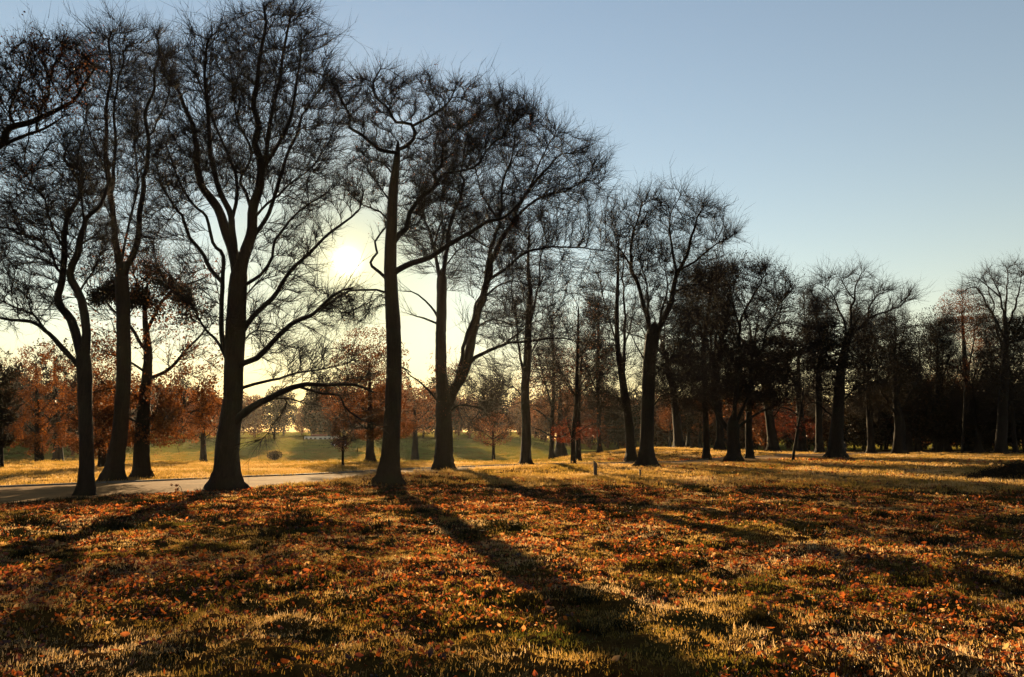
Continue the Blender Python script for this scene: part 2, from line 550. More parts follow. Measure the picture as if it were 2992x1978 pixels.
def colonize(seed_pos, seed_dir, attr, step, kill, infl, rng, iters=70, up=0.06):
    """space colonisation: returns positions and parent indices (seeds first, parent -1)"""
    cap = len(seed_pos) + 40000
    pos = np.zeros((cap, 3)); par = np.full(cap, -1, dtype=int); dr = np.zeros((cap, 3)); nch = np.zeros(cap, dtype=int)
    n = n_seed = len(seed_pos); pos[:n] = seed_pos; dr[:n] = seed_dir
    near = np.zeros(len(attr), dtype=int); nd = np.full(len(attr), 1e9)

    def update(lo, hi):
        for s in range(lo, hi, 400):
            e = min(hi, s + 400)
            d = ((attr[:, None, :] - pos[None, s:e, :]) ** 2).sum(2)
            j = d.argmin(1); dm = np.sqrt(d[np.arange(len(attr)), j])
            better = dm < nd
            near[better] = s + j[better]; nd[better] = dm[better]
    update(0, n)
    alive = np.ones(len(attr), dtype=bool)
    for it in range(iters):
        act = nd < infl
        if it < 6: act = nd < infl * 2.5
        if not act.any(): break
        dall = unit(attr - pos[near])
        fwd = (dall * dr[near]).sum(1)
        act &= np.where(near < n_seed, fwd > -0.35, fwd > 0.25)
        if not act.any(): break
        dirn = dall[act]
        uniq, inv = np.unique(near[act], return_inverse=True)
        acc = np.zeros((len(uniq), 3)); np.add.at(acc, inv, dirn)
        ok = nch[uniq] < 3
        uniq, acc = uniq[ok], acc[ok]
        if len(uniq) == 0: break
        d = unit(unit(acc) + 0.7 * dr[uniq] + rng.normal(size=acc.shape) * 0.09 + np.array([0, 0, up]))
        new = pos[uniq] + d * step
        k = len(new)
        if n + k >= cap: break
        pos[n:n + k] = new; dr[n:n + k] = d; par[n:n + k] = uniq; nch[uniq] += 1
        update(n, n + k)
        n += k
        keep = nd > kill
        attr, near, nd = attr[keep], near[keep], nd[keep]
        if len(attr) == 0: break
    return pos[:n], par[:n], dr[:n]


def leaf_quads(C, size, rng):
    """folded diamond leaves at points C"""
    n = len(C)
    d = unit(rng.normal(size=(n, 3)) + np.array([0, 0, -0.3]))
    s = unit(np.cross(d, rng.normal(size=(n, 3))))
    u = np.cross(d, s)
    L = size * rng.uniform(0.6, 1.3, n)[:, None]
    fold = u * L * rng.uniform(-0.15, 0.3, n)[:, None]
    V = np.stack([C - d * L * 0.5, C + s * L * 0.36 + fold, C + d * L * 0.5, C - s * L * 0.36 + fold], 1).reshape(-1, 3)
    b = (np.arange(n) * 4)[:, None]
    f = np.concatenate([b + np.array([[0, 1, 2]]), b + np.array([[0, 2, 3]])], 0)
    return V, f


TREES = {}


def build_tree(name, label, trunk, widths, limbs=(), crown=(), N=900, leaves=None, leaf_n=0, leaf_size=0.09, leaf_crown=None,
               seed=1, group=None, twig=1.0, twig_r=0.0215, depth=None, dscale=0.85, bark=None, flare=True, category="tree", up=0.06,
               twig_n=2, scaffold=0.2, shoot=1.25):
    """trunk / limbs / crown are read off the photograph; everything is set at the trunk's own distance with real depth"""
    rng = np.random.default_rng(seed)

    bark = bark or M_BARK
    if depth is None:
        bx, by, bz = ground_hit(*trunk[0])
    else:
        d = ray(*trunk[0]); bx, by = d[0] / d[1] * depth, depth
        bz = float(base_height(bx, by))
    D0 = by
    px2m = D0 / FPX / math.cos(PITCH) * (math.cos(PITCH) ** 2 + 0.02)

    def at(px, py, off=0.0):
        r = ray(px, py); t = (D0 + off) / r[1]
        return np.array([r[0] * t, D0 + off, CAMZ + r[2] * t])

    if D0 < 55: N = int(N * (3.05 if N > 1000 else 1.0))
    else: N = int(N * (1.75 if N > 1000 else 0.8))
    root = empty(name, (bx, by, bz))
    tag(root, label, category, group)
    org = np.array([bx, by, bz])
    pts = [at(*p) for p in trunk]
    shift = org[2] - pts[0][2]
    pts[0] = org + np.array([0, 0, 0.0])
    lean = rng.normal(0, 0.02)
    for i in range(1, len(pts)):
        pts[i] = pts[i] + np.array([0, lean * (pts[i][2] - bz), 0])
    ln = sum(np.linalg.norm(pts[i + 1] - pts[i]) for i in range(len(pts) - 1))
    per = max(3, int(ln / (len(pts) - 1) / 0.28))
    TP = catmull(pts, per)
    wi = np.interp(np.arange(len(TP)) / per, np.arange(len(widths)), np.array(widths, float)) * px2m * 0.5
    TP = np.vstack([TP[0] - np.array([0, 0, 0.35]), TP])
    wi = np.concatenate([[wi[0] * 1.12], wi])
    ext = unit(TP[-1] - TP[-2])
    TP = np.vstack([TP, TP[-1] + ext * wi[-1] * 0.9, TP[-1] + ext * wi[-1] * 1.7, TP[-1] + ext * wi[-1] * 2.3])
    wi = np.concatenate([wi, [wi[-1] * 0.8, wi[-1] * 0.45, wi[-1] * 0.04]])
    h = TP[:, 2] - bz
    ph = rng.uniform(0, 6)
    hs = max(0.35, wi[2] * 1.6)

    def lobes(i, th):
        amp = 0.34 * np.exp(-np.clip(h[i], 0, None) / hs) if flare else 0 * h[i]
        return 1 + amp[:, None] * (np.sin(th[None, :] * 5 + ph) + 0.5 * np.sin(th[None, :] * 3 + ph * 2))
    v, q = tube(TP, wi, 14, rng, lobes, 0.045)
    obj("trunk", mesh_from("trunk", v - org, [q], True), bark, root)

    nodes = [TP[2:-3]]; nrad = [wi[2:-3]]
    allp, allr = np.vstack(nodes), np.concatenate(nrad)
    alld = unit(np.gradient(allp, axis=0))
    for L in limbs:
        lp, w0, w1 = L[0], L[1], L[2]
        if D0 > 52: w0, w1 = w0 * 0.85, w1 * 0.45
        off_end = L[3] if len(L) > 3 else rng.choice([-1, 1]) * rng.uniform(0.15, 0.5)
        # attach to the nearest node in the picture plane
        q0 = at(*lp[0])
        dd = np.hypot(allp[:, 0] - q0[0], allp[:, 2] - q0[2])
        j = int(dd.argmin())
        y0 = allp[j, 1] - D0
        P0 = allp[j] - alld[j] * min(allr[j] * 1.3, 0.7)
        total = np.linalg.norm(at(*lp[-1]) - q0)
        m_ = len(lp)
        P = [P0] + [at(lp[i][0], lp[i][1], y0 + off_end * total * (i / (m_ - 1)) ** 0.9) for i in range(1, m_)]
        per2 = max(2, int(total / (m_ - 1) / 0.3))
        LP = catmull(P, per2)
        f = np.linspace(0, 1, len(LP))
        kn = rng.normal(0, 1.0, (max(3, len(LP) // 2), 3))
        kn = np.stack([np.interp(np.linspace(0, 1, len(LP)), np.linspace(0, 1, len(kn)), kn[:, c_]) for c_ in range(3)], 1)
        LP = LP + kn * 0.075 * np.minimum(f * 3, 1)[:, None] * min(1.0, total / 4)
        lr = (w0 * (1 - f) ** 0.9 + w1 * (1 - (1 - f) ** 0.9)) * px2m * 0.5
        lr = np.minimum(lr, allr[j] * 1.0)
        k = 9 if w0 * px2m > 0.2 else 6
        v, q = tube(LP, lr, k, rng, None, 0.05)
        obj("limb", mesh_from("limb", v - org, [q], True), bark, root)
        allp = np.vstack([allp, LP[2:]]); allr = np.concatenate([allr, lr[2:]]); alld = np.vstack([alld, unit(np.gradient(LP, axis=0))[2:]])

    bag = Bag()
    sites = None
    if crown:
        vol = np.array([e[2] * e[3] * min(e[2], e[3] * 1.3) for e in crown]) ** 0.8
        n_sc = max(40, int(N * scaffold))
        cnt = np.maximum(6, vol / vol.sum() * n_sc).astype(int)
        at_list = []
        totv = 0
        for e, c in zip(crown, cnt):
            u = unit(rng.normal(size=(c, 3))) * (rng.uniform(0.05, 1, c) ** (1 / 2.8))[:, None]
            dep = min(e[2], e[3] * 1.3) * dscale * px2m
            offy = (e[4] if len(e) > 4 else 0.0) * px2m
            for w in u:
                at_list.append(at(e[0] + w[0] * e[2], e[1] + w[2] * e[3], offy + w[1] * dep))
            totv += e[2] * e[3] * dep * px2m ** 2 * 4.19
        attr = np.array(at_list)
        attr = attr[attr[:, 2] > bz + 0.6]
        sp = (totv * 0.8 / len(attr)) ** (1 / 3)
        lowcut = attr[:, 2].min() - 2.0
        seeds = allp[allp[:, 2] > lowcut]
        srad = allr[allp[:, 2] > lowcut]
        tang = alld[allp[:, 2] > lowcut]
        step = max(0.22, sp * 0.26)
        pos, par, dr = colonize(seeds, tang, attr.copy(), step, sp * 0.55, sp * 9, rng, 110, up)
        ns = len(seeds); n = len(pos)
        E = 2.2
        tip = (twig_r * 0.75) ** E
        s = np.zeros(n); nchild = np.zeros(n, int)
        np.add.at(nchild, par[ns:], 1)
        for i in range(n - 1, ns - 1, -1):
            s[i] += tip * (1.0 if nchild[i] == 0 else 0.12)
            s[par[i]] += s[i]
        rad_ = s ** (1 / E)
        rad_[:ns] = srad
        ii = np.arange(ns, n)
        pr = np.where(par[ii] < ns, np.minimum(rad_[ii] * 1.25, srad[np.minimum(par[ii], ns - 1)]), rad_[par[ii]])
        rc = np.minimum(rad_[ii], pr)
        pr = np.minimum(pr, rc * 1.5)
        big = rc > 0.035
        for mask, k in ((big, 6), (~big, 3)):
            if mask.any():
                v, f = frusta(pos[par[ii[mask]]] - org, pos[ii[mask]] - org, pr[mask], rc[mask], k)
                bag.add(v, f)
        # long straight side shoots on the thin wood, then twigs on the shoots
        tp = np.where(srad < 0.05)[0]
        host = np.concatenate([ii[rc < 0.06], tp])
        hend = np.concatenate([nchild[ii[rc < 0.06]] == 0, np.zeros(len(tp), bool)])
        want = N * 1.25 / max(1, len(host)) * twig
        rep = np.floor(want + rng.uniform(size=len(host))).astype(int) + hend * 2
        S = np.repeat(pos[host], rep, 0); Dd = np.repeat(dr[host], rep, 0)
        m_ = len(S)
        cc = np.array([org[0], org[1], attr[:, 2].mean() - 0.35 * (attr[:, 2].max() - attr[:, 2].min())])
        L = shoot * np.minimum(1.0, sp / 0.8) * rng.gamma(4.0, 0.25, m_)[:, None]
        L = np.clip(L, 0.25, shoot * 1.9)
        perp = rng.normal(size=(m_, 3)); perp -= (perp * Dd).sum(1, keepdims=True) * Dd; perp = unit(perp)
        d0 = unit(Dd * 0.75 + perp * rng.uniform(0.35, 1.0, m_)[:, None] + unit(S - cc) * 0.38 + np.array([0, 0, 0.10 + up]))
        r0 = np.clip(L[:, 0] * 0.0095, twig_r * 0.45, twig_r * 1.15)
        P = [S]; d = d0; Q = []
        for j in range(2):
            d = unit(d + rng.normal(size=d.shape) * 0.12 + np.array([0, 0, 0.07]))
            Q.append(d); P.append(P[-1] + d * L / 2.0)
        v, f = frusta(P[0] - org, P[1] - org, r0, r0 * 0.65, 3); bag.add(v, f)
        v, f = spikes(P[1] - org, P[2] - org, r0 * 0.65); bag.add(v, f)
        for j in (0, 0, 1, 1):
            t_ = rng.uniform(0.1, 0.9, m_)[:, None]
            B = P[j] * (1 - t_) + P[j + 1] * t_
            perp = rng.normal(size=(m_, 3)); perp -= (perp * Q[j]).sum(1, keepdims=True) * Q[j]
            dd_ = unit(Q[j] * 0.9 + unit(perp) * rng.uniform(0.4, 0.9, m_)[:, None] + np.array([0, 0, 0.08]))
            v, f = spikes(B - org, B + dd_ * L * rng.uniform(0.25, 0.75, m_)[:, None] - org, r0 * 0.55); bag.add(v, f)
        sites = np.vstack([P[1], P[2]])
        obj("crown", bag.mesh("crown"), M_TWIG, root)
    if leaves is not None and leaf_n:
        if sites is None: sites = allp
        for li, (mat, n_, reg) in enumerate(leaves if isinstance(leaves, list) else [(leaves, leaf_n, leaf_crown)]):
            if reg:
                rs = []
                for e in reg:
                    c = max(1, int(n_ / len(reg)))
                    u = unit(rng.normal(size=(c * 2, 3))) * (rng.uniform(0.0, 1, c * 2) ** (1 / 2.2))[:, None]
                    cen = np.array([at(e[0], e[1], (e[4] if len(e) > 4 else 0) * px2m)])
                    loc = cen + np.stack([u[:, 0] * e[2] * px2m, u[:, 1] * min(e[2], e[3] * 1.3) * dscale * px2m, u[:, 2] * e[3] * px2m], 1)
                    nz = noise2(loc[:, 0] * 0.8 + loc[:, 1] * 0.5, loc[:, 2] * 0.9, seed) + rng.normal(0, 0.12, len(loc))
                    loc = loc[np.argsort(-nz)[:c]]
                    rs.append(loc)
                C = np.vstack(rs)
            else:
                nz = noise2(sites[:, 0] * 0.45 + sites[:, 1] * 0.3, sites[:, 2] * 0.45, seed + 3)
                w = np.clip(nz + 0.35, 0.02, 1); w /= w.sum()
                C = sites[rng.choice(len(sites), n_, p=w)] + rng.normal(0, 0.13, (n_, 3))
            v, f = leaf_quads(C - org, leaf_size, rng)
            o = obj("leaves", mesh_from("leaves", v, [f]), mat, root)
            o["kind"] = "stuff"
    TREES[name] = root
    return root


# ------------------------------------------------------------------ the trees along the road, near ones first
build_tree("bare_tree", "forked bare tree at the left with a low limb reaching out of frame",
    [(251, 1447), (252, 1400), (253, 1330), (248, 1200), (247, 1100), (243, 1045)], [52, 42, 38, 36, 40, 40],
    [([(238, 1045), (226, 1000), (207, 936), (180, 894), (168, 852), (182, 813), (191, 764), (191, 706), (203, 630), (230, 584), (232, 549), (207, 500), (193, 461), (197, 423)], 27, 5, 0.1),
     ([(247, 1045), (254, 974), (237, 878), (212, 817), (214, 775), (233, 737), (237, 691), (249, 645), (275, 614), (295, 591), (306, 530), (300, 470)], 27, 5, -0.12),
     ([(249, 645), (239, 591), (237, 553), (255, 500)], 8, 3),
     ([(236, 1062), (176, 1015), (145, 977), (115, 957), (60, 945), (0, 930), (-60, 900)], 15, 5, -0.25),
     ([(145, 977), (126, 955), (99, 920), (38, 894), (-20, 860)], 9, 3, 0.2),
     ([(191, 764), (161, 783), (145, 737), (126, 702), (88, 695), (50, 668), (0, 664), (-60, 640)], 9, 4, 0.3),
     ([(191, 706), (153, 668), (130, 618), (115, 564), (99, 530), (61, 496)], 8, 3, -0.3),
     ([(232, 720), (270, 690), (310, 660)], 6, 3), ([(220, 840), (270, 790), (300, 730)], 7, 3)],
    [(150, 560, 160, 200), (60, 720, 170, 170), (230, 520, 100, 160), (60, 900, 140, 70), (250, 750, 80, 110)], N=1500, seed=11, twig_n=1, twig=0.85)

build_tree("bare_tree", "tall slender bare tree whose trunk splits into two upright stems",
    [(333, 1407), (336, 1370), (341, 1330), (354, 1237), (362, 1091), (360, 950), (357, 850), (356, 800)], [66, 50, 46, 40, 38, 38, 38, 36],
    [([(350, 800), (339, 712), (333, 650), (327, 574), (318, 500), (313, 459), (310, 344), (321, 230), (321, 143), (325, 90)], 21, 4, 0.05),
     ([(362, 800), (373, 775), (395, 720), (408, 640), (420, 560), (422, 505), (428, 413), (428, 321), (445, 250), (458, 180), (470, 130)], 20, 4, -0.1),
     ([(325, 560), (333, 517), (339, 402), (336, 298), (350, 200), (370, 130)], 11, 3, -0.15),
     ([(352, 770), (370, 700), (385, 620), (400, 530), (395, 430), (390, 330)], 9, 3, 0.2),
     ([(428, 420), (450, 370), (480, 300), (500, 240)], 7, 3, 0.3), ([(424, 480), (405, 430), (385, 370)], 6, 3),
     ([(318, 500), (280, 440), (255, 360), (245, 280)], 6, 3, -0.3), ([(333, 650), (300, 590), (280, 560)], 5, 3),
     ([(360, 930), (390, 900), (430, 880)], 5, 2), ([(358, 1000), (335, 960), (320, 930)], 4, 2)],
    [(320, 240, 130, 190), (430, 230, 110, 170), (330, 480, 110, 150), (430, 480, 110, 150), (360, 680, 110, 90)], N=1700, seed=12, twig_n=1)

T3 = build_tree("brown_leaved_oak", "oak still holding rusty brown leaves behind the slender forked tree",
    [(413, 1399), (413, 1370), (412, 1330), (415, 1244), (425, 1091), (425, 1015), (415, 923), (420, 830)], [60, 46, 42, 38, 28, 22, 14, 8],
    [([(420, 1244), (460, 1195), (500, 1190), (545, 1205), (590, 1200)], 11, 4), ([(425, 1100), (500, 1070), (560, 1010), (610, 950)], 12, 4),
     ([(425, 1020), (380, 960), (330, 900), (280, 850)], 11, 4), ([(420, 960), (470, 880), (540, 830), (600, 810)], 11, 4),
     ([(412, 1150), (340, 1130), (285, 1140), (250, 1150)], 9, 4), ([(425, 1080), (370, 1050), (310, 1030)], 8, 3),
     ([(415, 1210), (360, 1220), (310, 1250)], 7, 3), ([(420, 900), (400, 820), (370, 770)], 8, 3)],
    [(420, 840, 190, 110), (340, 1020, 120, 150), (540, 1030, 110, 170), (420, 1220, 200, 100)], N=900, seed=13, twig_n=1,
    leaves=[(M_LEAF_BROWN, 7000, None), (M_LEAF_RUST, 11000, [(330, 1180, 90, 130), (540, 1170, 110, 110), (440, 1230, 150, 80)]),
            (M_LEAF_DARK, 9000, [(400, 830, 110, 70), (500, 880, 130, 70), (330, 860, 80, 60)])], leaf_n=1, leaf_size=0.135, bark=M_BARK2)

T4_L = [
    ([(665, 1035), (652, 1000), (651, 902), (652, 813), (655, 755), (625, 712), (598, 635), (560, 590), (520, 520), (490, 430)], 16, 4, -0.1),
    ([(690, 800), (683, 740), (660, 672), (637, 608), (597, 545), (574, 488), (570, 420), (568, 367), (540, 304), (505, 247), (471, 207)], 34, 5, 0.12),
    ([(683, 740), (678, 680), (672, 631), (643, 551), (620, 482), (606, 367), (608, 258), (603, 172), (610, 110)], 22, 4, -0.15),
    ([(672, 631), (689, 574), (686, 505), (660, 436), (626, 356), (600, 300), (570, 220)], 12, 4, 0.2),
    ([(698, 805), (706, 775), (735, 689), (746, 603), (763, 528), (763, 471), (752, 402), (746, 287), (758, 172), (775, 57), (785, 10)], 38, 4, -0.05),
    ([(763, 475), (769, 465), (792, 356), (821, 201), (838, 86), (850, 40)], 16, 4, 0.2),
    ([(765, 490), (798, 448), (844, 344), (872, 230), (895, 143)], 14, 4, -0.2),
    ([(736, 690), (775, 640), (821, 517), (850, 413), (895, 321), (947, 253)], 14, 4, 0.15),
    ([(746, 603), (720, 560), (706, 517), (735, 442), (700, 367), (683, 276), (680, 189)], 11, 3, 0.3),
    ([(701, 830), (723, 830), (763, 804), (795, 754), (800, 700), (840, 640), (900, 600), (960, 560)], 12, 4, -0.3),
    ([(690, 965), (719, 951), (750, 915), (790, 879), (821, 835), (866, 777), (902, 741), (946, 696), (996, 656), (1036, 607), (1060, 560)], 17, 4, 0.05),
    ([(684, 1070), (710, 1063), (750, 1045), (795, 1000), (848, 951), (902, 924), (933, 897), (964, 870), (1004, 848), (1040, 840)], 19, 4, -0.2),
    ([(676, 1225), (704, 1216), (746, 1187), (792, 1164), (849, 1133), (895, 1122), (956, 1126), (1033, 1126), (1090, 1140)], 25, 5, -0.15),
    ([(678, 1140), (707, 1133), (765, 1118), (815, 1107), (870, 1085), (950, 1070), (1010, 1060)], 11, 3, 0.2),
    ([(895, 1122), (941, 1149), (987, 1153), (1002, 1183), (1052, 1221), (1102, 1244)], 8, 3, -0.1),
    ([(800, 1160), (830, 1163), (827, 1190), (795, 1237), (785, 1265), (768, 1283)], 6, 2, -0.1),
    ([(792, 1164), (850, 1160), (900, 1175), (930, 1180)], 6, 2, 0.2),
    ([(681, 1060), (643, 1013), (607, 969), (580, 924), (558, 879), (500, 839)], 10, 3, 0.2),
    ([(655, 815), (616, 786), (594, 750), (554, 701), (536, 629), (513, 603), (471, 540), (455, 490)], 14, 4, 0.1),
    ([(741, 630), (780, 600), (830, 560), (900, 500), (960, 420)], 9, 3, -0.25),
    ([(689, 880), (730, 850), (760, 820), (800, 810)], 6, 3), ([(695, 1010), (730, 975), (770, 965), (810, 970)], 6, 3),
]
build_tree("spreading_beech_tree", "largest bare beech with wide fanning limbs beside the road, left of the sun",
    [(654, 1432), (656, 1405), (660, 1375), (662, 1321), (670, 1240), (677, 1168), (681, 1053), (685, 977), (690, 895), (695, 804)],
    [112, 84, 70, 65, 60, 54, 55, 58, 54, 50], T4_L,
    [(610, 240, 170, 180), (800, 170, 180, 180), (880, 330, 150, 170), (680, 430, 200, 170), (520, 520, 110, 150), (870, 530, 140, 120), (820, 770, 100, 100), (500, 720, 100, 140), (780, 960, 130, 90), (890, 690, 80, 90), (930, 900, 120, 70),
     (930, 1080, 170, 75), (600, 880, 70, 120)], N=3400, seed=14, twig_n=1)

build_tree("gnarled_bare_tree", "straight dark trunk just right of the sun with crooked upper limbs",
    [(1136, 1411), (1138, 1385), (1141, 1350), (1144, 1302), (1151, 1168), (1153, 1053), (1151, 977), (1150, 932), (1144, 789), (1147, 674), (1153, 559), (1164, 473), (1167, 430)],
    [88, 66, 55, 50, 46, 44, 43, 43, 37, 33, 29, 19, 9],
    [([(1150, 800), (1158, 789), (1199, 766), (1256, 749), (1313, 714), (1376, 680), (1428, 645), (1474, 640), (1520, 600)], 20, 7, -0.15),
     ([(1143, 830), (1127, 812), (1100, 785), (1084, 766), (1101, 737), (1092, 703), (1124, 668), (1120, 640)], 11, 4, 0.2),
     ([(1150, 700), (1164, 686), (1187, 663), (1193, 622), (1233, 571), (1276, 542), (1273, 502), (1296, 473), (1296, 433), (1330, 380)], 18, 6, 0.1),
     ([(1165, 450), (1153, 447), (1107, 439), (1061, 398), (1023, 375), (1023, 335), (998, 289), (969, 232)], 13, 4, -0.2),
     ([(1167, 436), (1176, 433), (1204, 404), (1201, 364), (1158, 355), (1135, 318), (1098, 289), (1095, 238), (1110, 200)], 13, 4, 0.15),
     ([(1201, 366), (1267, 335), (1310, 300), (1330, 260)], 9, 3, -0.1),
     ([(1270, 545), (1300, 505), (1380, 490), (1430, 430), (1480, 380), (1530, 330)], 9, 3, 0.2),
     ([(1145, 860), (1130, 858), (1070, 848), (1015, 846), (960, 880), (920, 920)], 8, 3, -0.2),
     ([(1150, 520), (1120, 480), (1080, 470), (1050, 440)], 6, 3, 0.3), ([(1150, 590), (1110, 540), (1080, 500)], 6, 3),
     ([(1147, 650), (1110, 620), (1060, 600), (1020, 560)], 6, 3), ([(1380, 680), (1420, 720), (1470, 730)], 6, 3),
     ([(1150, 1060), (1178, 1076), (1200, 1090)], 6, 3)],
    [(1060, 300, 110, 90), (1200, 290, 130, 80), (1320, 320, 110, 90), (1160, 460, 120, 80), (1320, 450, 100, 90), (1080, 520, 80, 100), (1260, 620, 130, 130),
     (1050, 890, 110, 45), (1470, 620, 80, 70), (1480, 350, 90, 90)], N=2500, seed=15, twig_n=1, leaves=M_LEAF_BROWN, leaf_n=900, leaf_size=0.09)

build_tree("twin_stemmed_beech_tree", "twin stemmed bare beech on the low mound, one stem leaning right",
    [(1295, 1373), (1295, 1345), (1297, 1283), (1297, 1220), (1297, 1165), (1289, 1091), (1289, 996), (1290, 932), (1291, 818)],
    [66, 54, 50, 47, 45, 34, 31, 30, 30],
    [([(1300, 1180), (1320, 1150), (1358, 1084), (1377, 1010), (1392, 932), (1410, 870), (1428, 806), (1445, 740), (1491, 651), (1508, 617), (1554, 536), (1612, 473), (1663, 444)], 40, 6, 0.1),
     ([(1340, 1110), (1352, 1040), (1360, 990), (1392, 900), (1415, 840)], 17, 12, -0.12),
     ([(1290, 830), (1275, 760), (1256, 674), (1239, 628), (1215, 560)], 14, 4, 0.2), ([(1291, 820), (1302, 760), (1313, 674), (1348, 548), (1348, 502), (1360, 420), (1390, 340)], 17, 4, -0.15),
     ([(1291, 830), (1270, 720), (1290, 640), (1290, 560), (1320, 470)], 10, 3, 0.3),
     ([(1428, 810), (1434, 726), (1460, 640), (1470, 540), (1500, 440), (1510, 340)], 16, 4, -0.2),
     ([(1428, 800), (1470, 790), (1530, 745), (1577, 726), (1646, 720), (1721, 726), (1780, 730)], 12, 4, -0.25),
     ([(1370, 1060), (1392, 1042), (1461, 1011), (1515, 1000), (1625, 988), (1700, 1000)], 16, 4, -0.2),
     ([(1480, 1004), (1510, 975), (1550, 950), (1600, 930)], 8, 3), ([(1445, 640), (1411, 576), (1390, 500), (1400, 430)], 8, 3),
     ([(1289, 925), (1267, 909), (1221, 864), (1170, 852)], 11, 4, 0.2), ([(1289, 935), (1240, 932), (1221, 927), (1185, 915)], 8, 4, -0.2),
     ([(1297, 1160), (1247, 1133), (1213, 1107), (1178, 1076)], 9, 4, -0.3),
     ([(1508, 617), (1560, 590), (1640, 560), (1720, 530), (1770, 560)], 10, 3, 0.2), ([(1560, 530), (1590, 450), (1620, 390)], 8, 3),
     ([(1300, 1190), (1340, 1180), (1400, 1190), (1430, 1220)], 7, 3, -0.3), ([(1390, 940), (1440, 930), (1500, 950), (1520, 940)], 7, 3),
     ([(1415, 850), (1460, 830), (1510, 825), (1560, 840)], 8, 3), ([(1295, 780), (1340, 730), (1380, 730)], 6, 3)],
    [(1420, 390, 150, 130), (1540, 430, 130, 130), (1660, 500, 110, 120), (1350, 560, 130, 150), (1520, 640, 160, 130), (1680, 660, 110, 120), (1560, 810, 170, 100),
     (1400, 760, 130, 120), (1500, 960, 170, 90), (1380, 1150, 120, 90), (1230, 700, 70, 120)], N=3200, seed=16, twig_n=1,
    leaves=[(M_LEAF_BROWN, 900, [(1310, 1080, 70, 80)]), (M_LEAF_RED, 180, [(1300, 1200, 45, 60)])], leaf_n=1, leaf_size=0.11)

build_tree("overhanging_oak_tree", "oak limb with brown leaf clusters reaching in at the upper left edge",
    [(-330, 1460), (-328, 1400), (-310, 1200), (-270, 900), (-230, 720), (-200, 640)], [90, 66, 58, 52, 46, 40],
    [([(-200, 640), (-110, 520), (0, 412), (34, 373), (109, 356), (149, 321), (230, 276), (280, 210)], 30, 5, 0.05),
     ([(0, 415), (80, 392), (132, 376), (185, 350)], 13, 4, -0.15), ([(109, 356), (112, 325), (140, 280), (150, 210), (190, 150)], 9, 3),
     ([(40, 375), (30, 320), (60, 250), (80, 180)], 9, 3, 0.2), ([(-110, 520), (-80, 400), (-40, 300), (0, 230)], 12, 4),
     ([(-220, 700), (-300, 560), (-330, 400)], 26, 6), ([(-150, 560), (-160, 420), (-150, 280)], 16, 5)],
    [(50, 220, 90, 100), (180, 190, 110, 90), (110, 330, 110, 60), (-120, 330, 160, 170), (20, 470, 90, 60)], N=1400, seed=17, twig_n=1,
    leaves=M_LEAF_BROWN, leaf_n=5200, leaf_size=0.09, bark=M_BARK2)

build_tree("slender_bare_tree", "slender upright bare tree between the twin stemmed beech and the red-leaved sapling",
    [(1537, 1357), (1537, 1335), (1537, 1244), (1535, 1130), (1540, 1060), (1545, 938), (1549, 850), (1543, 789), (1546, 680)], [42, 30, 26, 24, 24, 20, 14, 10, 5],
    [([(1535, 1110), (1515, 1000), (1505, 900), (1495, 800), (1500, 700)], 10, 3), ([(1545, 950), (1570, 850), (1580, 760), (1590, 680)], 9, 3), ([(1540, 1040), (1580, 980), (1610, 900)], 7, 3), ([(1537, 1150), (1500, 1130), (1470, 1150)], 6, 2)],
    [(1540, 740, 90, 130), (1540, 930, 110, 130), (1515, 1120, 110, 90), (1590, 1080, 80, 80)], N=1100, seed=18, twig_n=1, depth=65, twig_r=0.026)

build_tree("red_leaved_sapling", "thin sapling with a clump of red leaves low on its stem",
    [(1674, 1357), (1674, 1330), (1675, 1263), (1684, 1168), (1687, 1034), (1690, 900)], [17, 14, 13, 12, 9, 4],
    [([(1675, 1275), (1660, 1245), (1656, 1215)], 7, 3), ([(1676, 1265), (1730, 1240), (1760, 1250)], 5, 2), ([(1685, 1150), (1640, 1080), (1610, 1000)], 6, 2), ([(1687, 1050), (1730, 980), (1750, 900)], 6, 2), ([(1684, 1160), (1740, 1100), (1770, 1060)], 5, 2)],
    [(1690, 950, 100, 130), (1690, 1110, 120, 110), (1680, 1230, 90, 40)], N=900, seed=19, twig_n=1, depth=66, twig_r=0.025,
    leaves=[(M_LEAF_RED, 1500, [(1690, 1252, 80, 32), (1650, 1270, 45, 25)]), (M_LEAF_BROWN, 900, None)], leaf_n=1, leaf_size=0.13)

build_tree("bare_tree", "short bare trunk standing close behind the red-leaved sapling",
    [(1691, 1349), (1690, 1330), (1689, 1260), (1692, 1150), (1700, 1040)], [24, 17, 14, 11, 6],
    [([(1691, 1180), (1650, 1110), (1620, 1060)], 6, 2), ([(1693, 1130), (1740, 1060), (1780, 1010)], 6, 2)], [(1690, 1060, 110, 110), (1730, 1150, 80, 70)], N=500, seed=20, twig_n=1, depth=76, twig_r=0.02)

build_tree("two_topped_bare_tree", "bare tree leaning left, close beside the thick dark beech",
    [(1845, 1350), (1844, 1325), (1842, 1290), (1838, 1244), (1828, 1168), (1815, 1080), (1805, 1015), (1803, 900), (1806, 800), (1808, 700)], [40, 30, 27, 26, 24, 20, 15, 12, 8, 4],
    [([(1820, 1100), (1826, 1000), (1825, 900), (1818, 800), (1830, 700)], 13, 4), ([(1805, 1000), (1770, 900), (1750, 800)], 7, 3), ([(1830, 1180), (1780, 1150), (1740, 1150)], 6, 2), ([(1826, 1000), (1850, 920), (1860, 840)], 6, 2)],
    [(1800, 690, 70, 120), (1800, 880, 100, 140), (1780, 1080, 110, 100), (1790, 1190, 90, 60)], N=1300, seed=21, twig_n=1, twig_r=0.025)

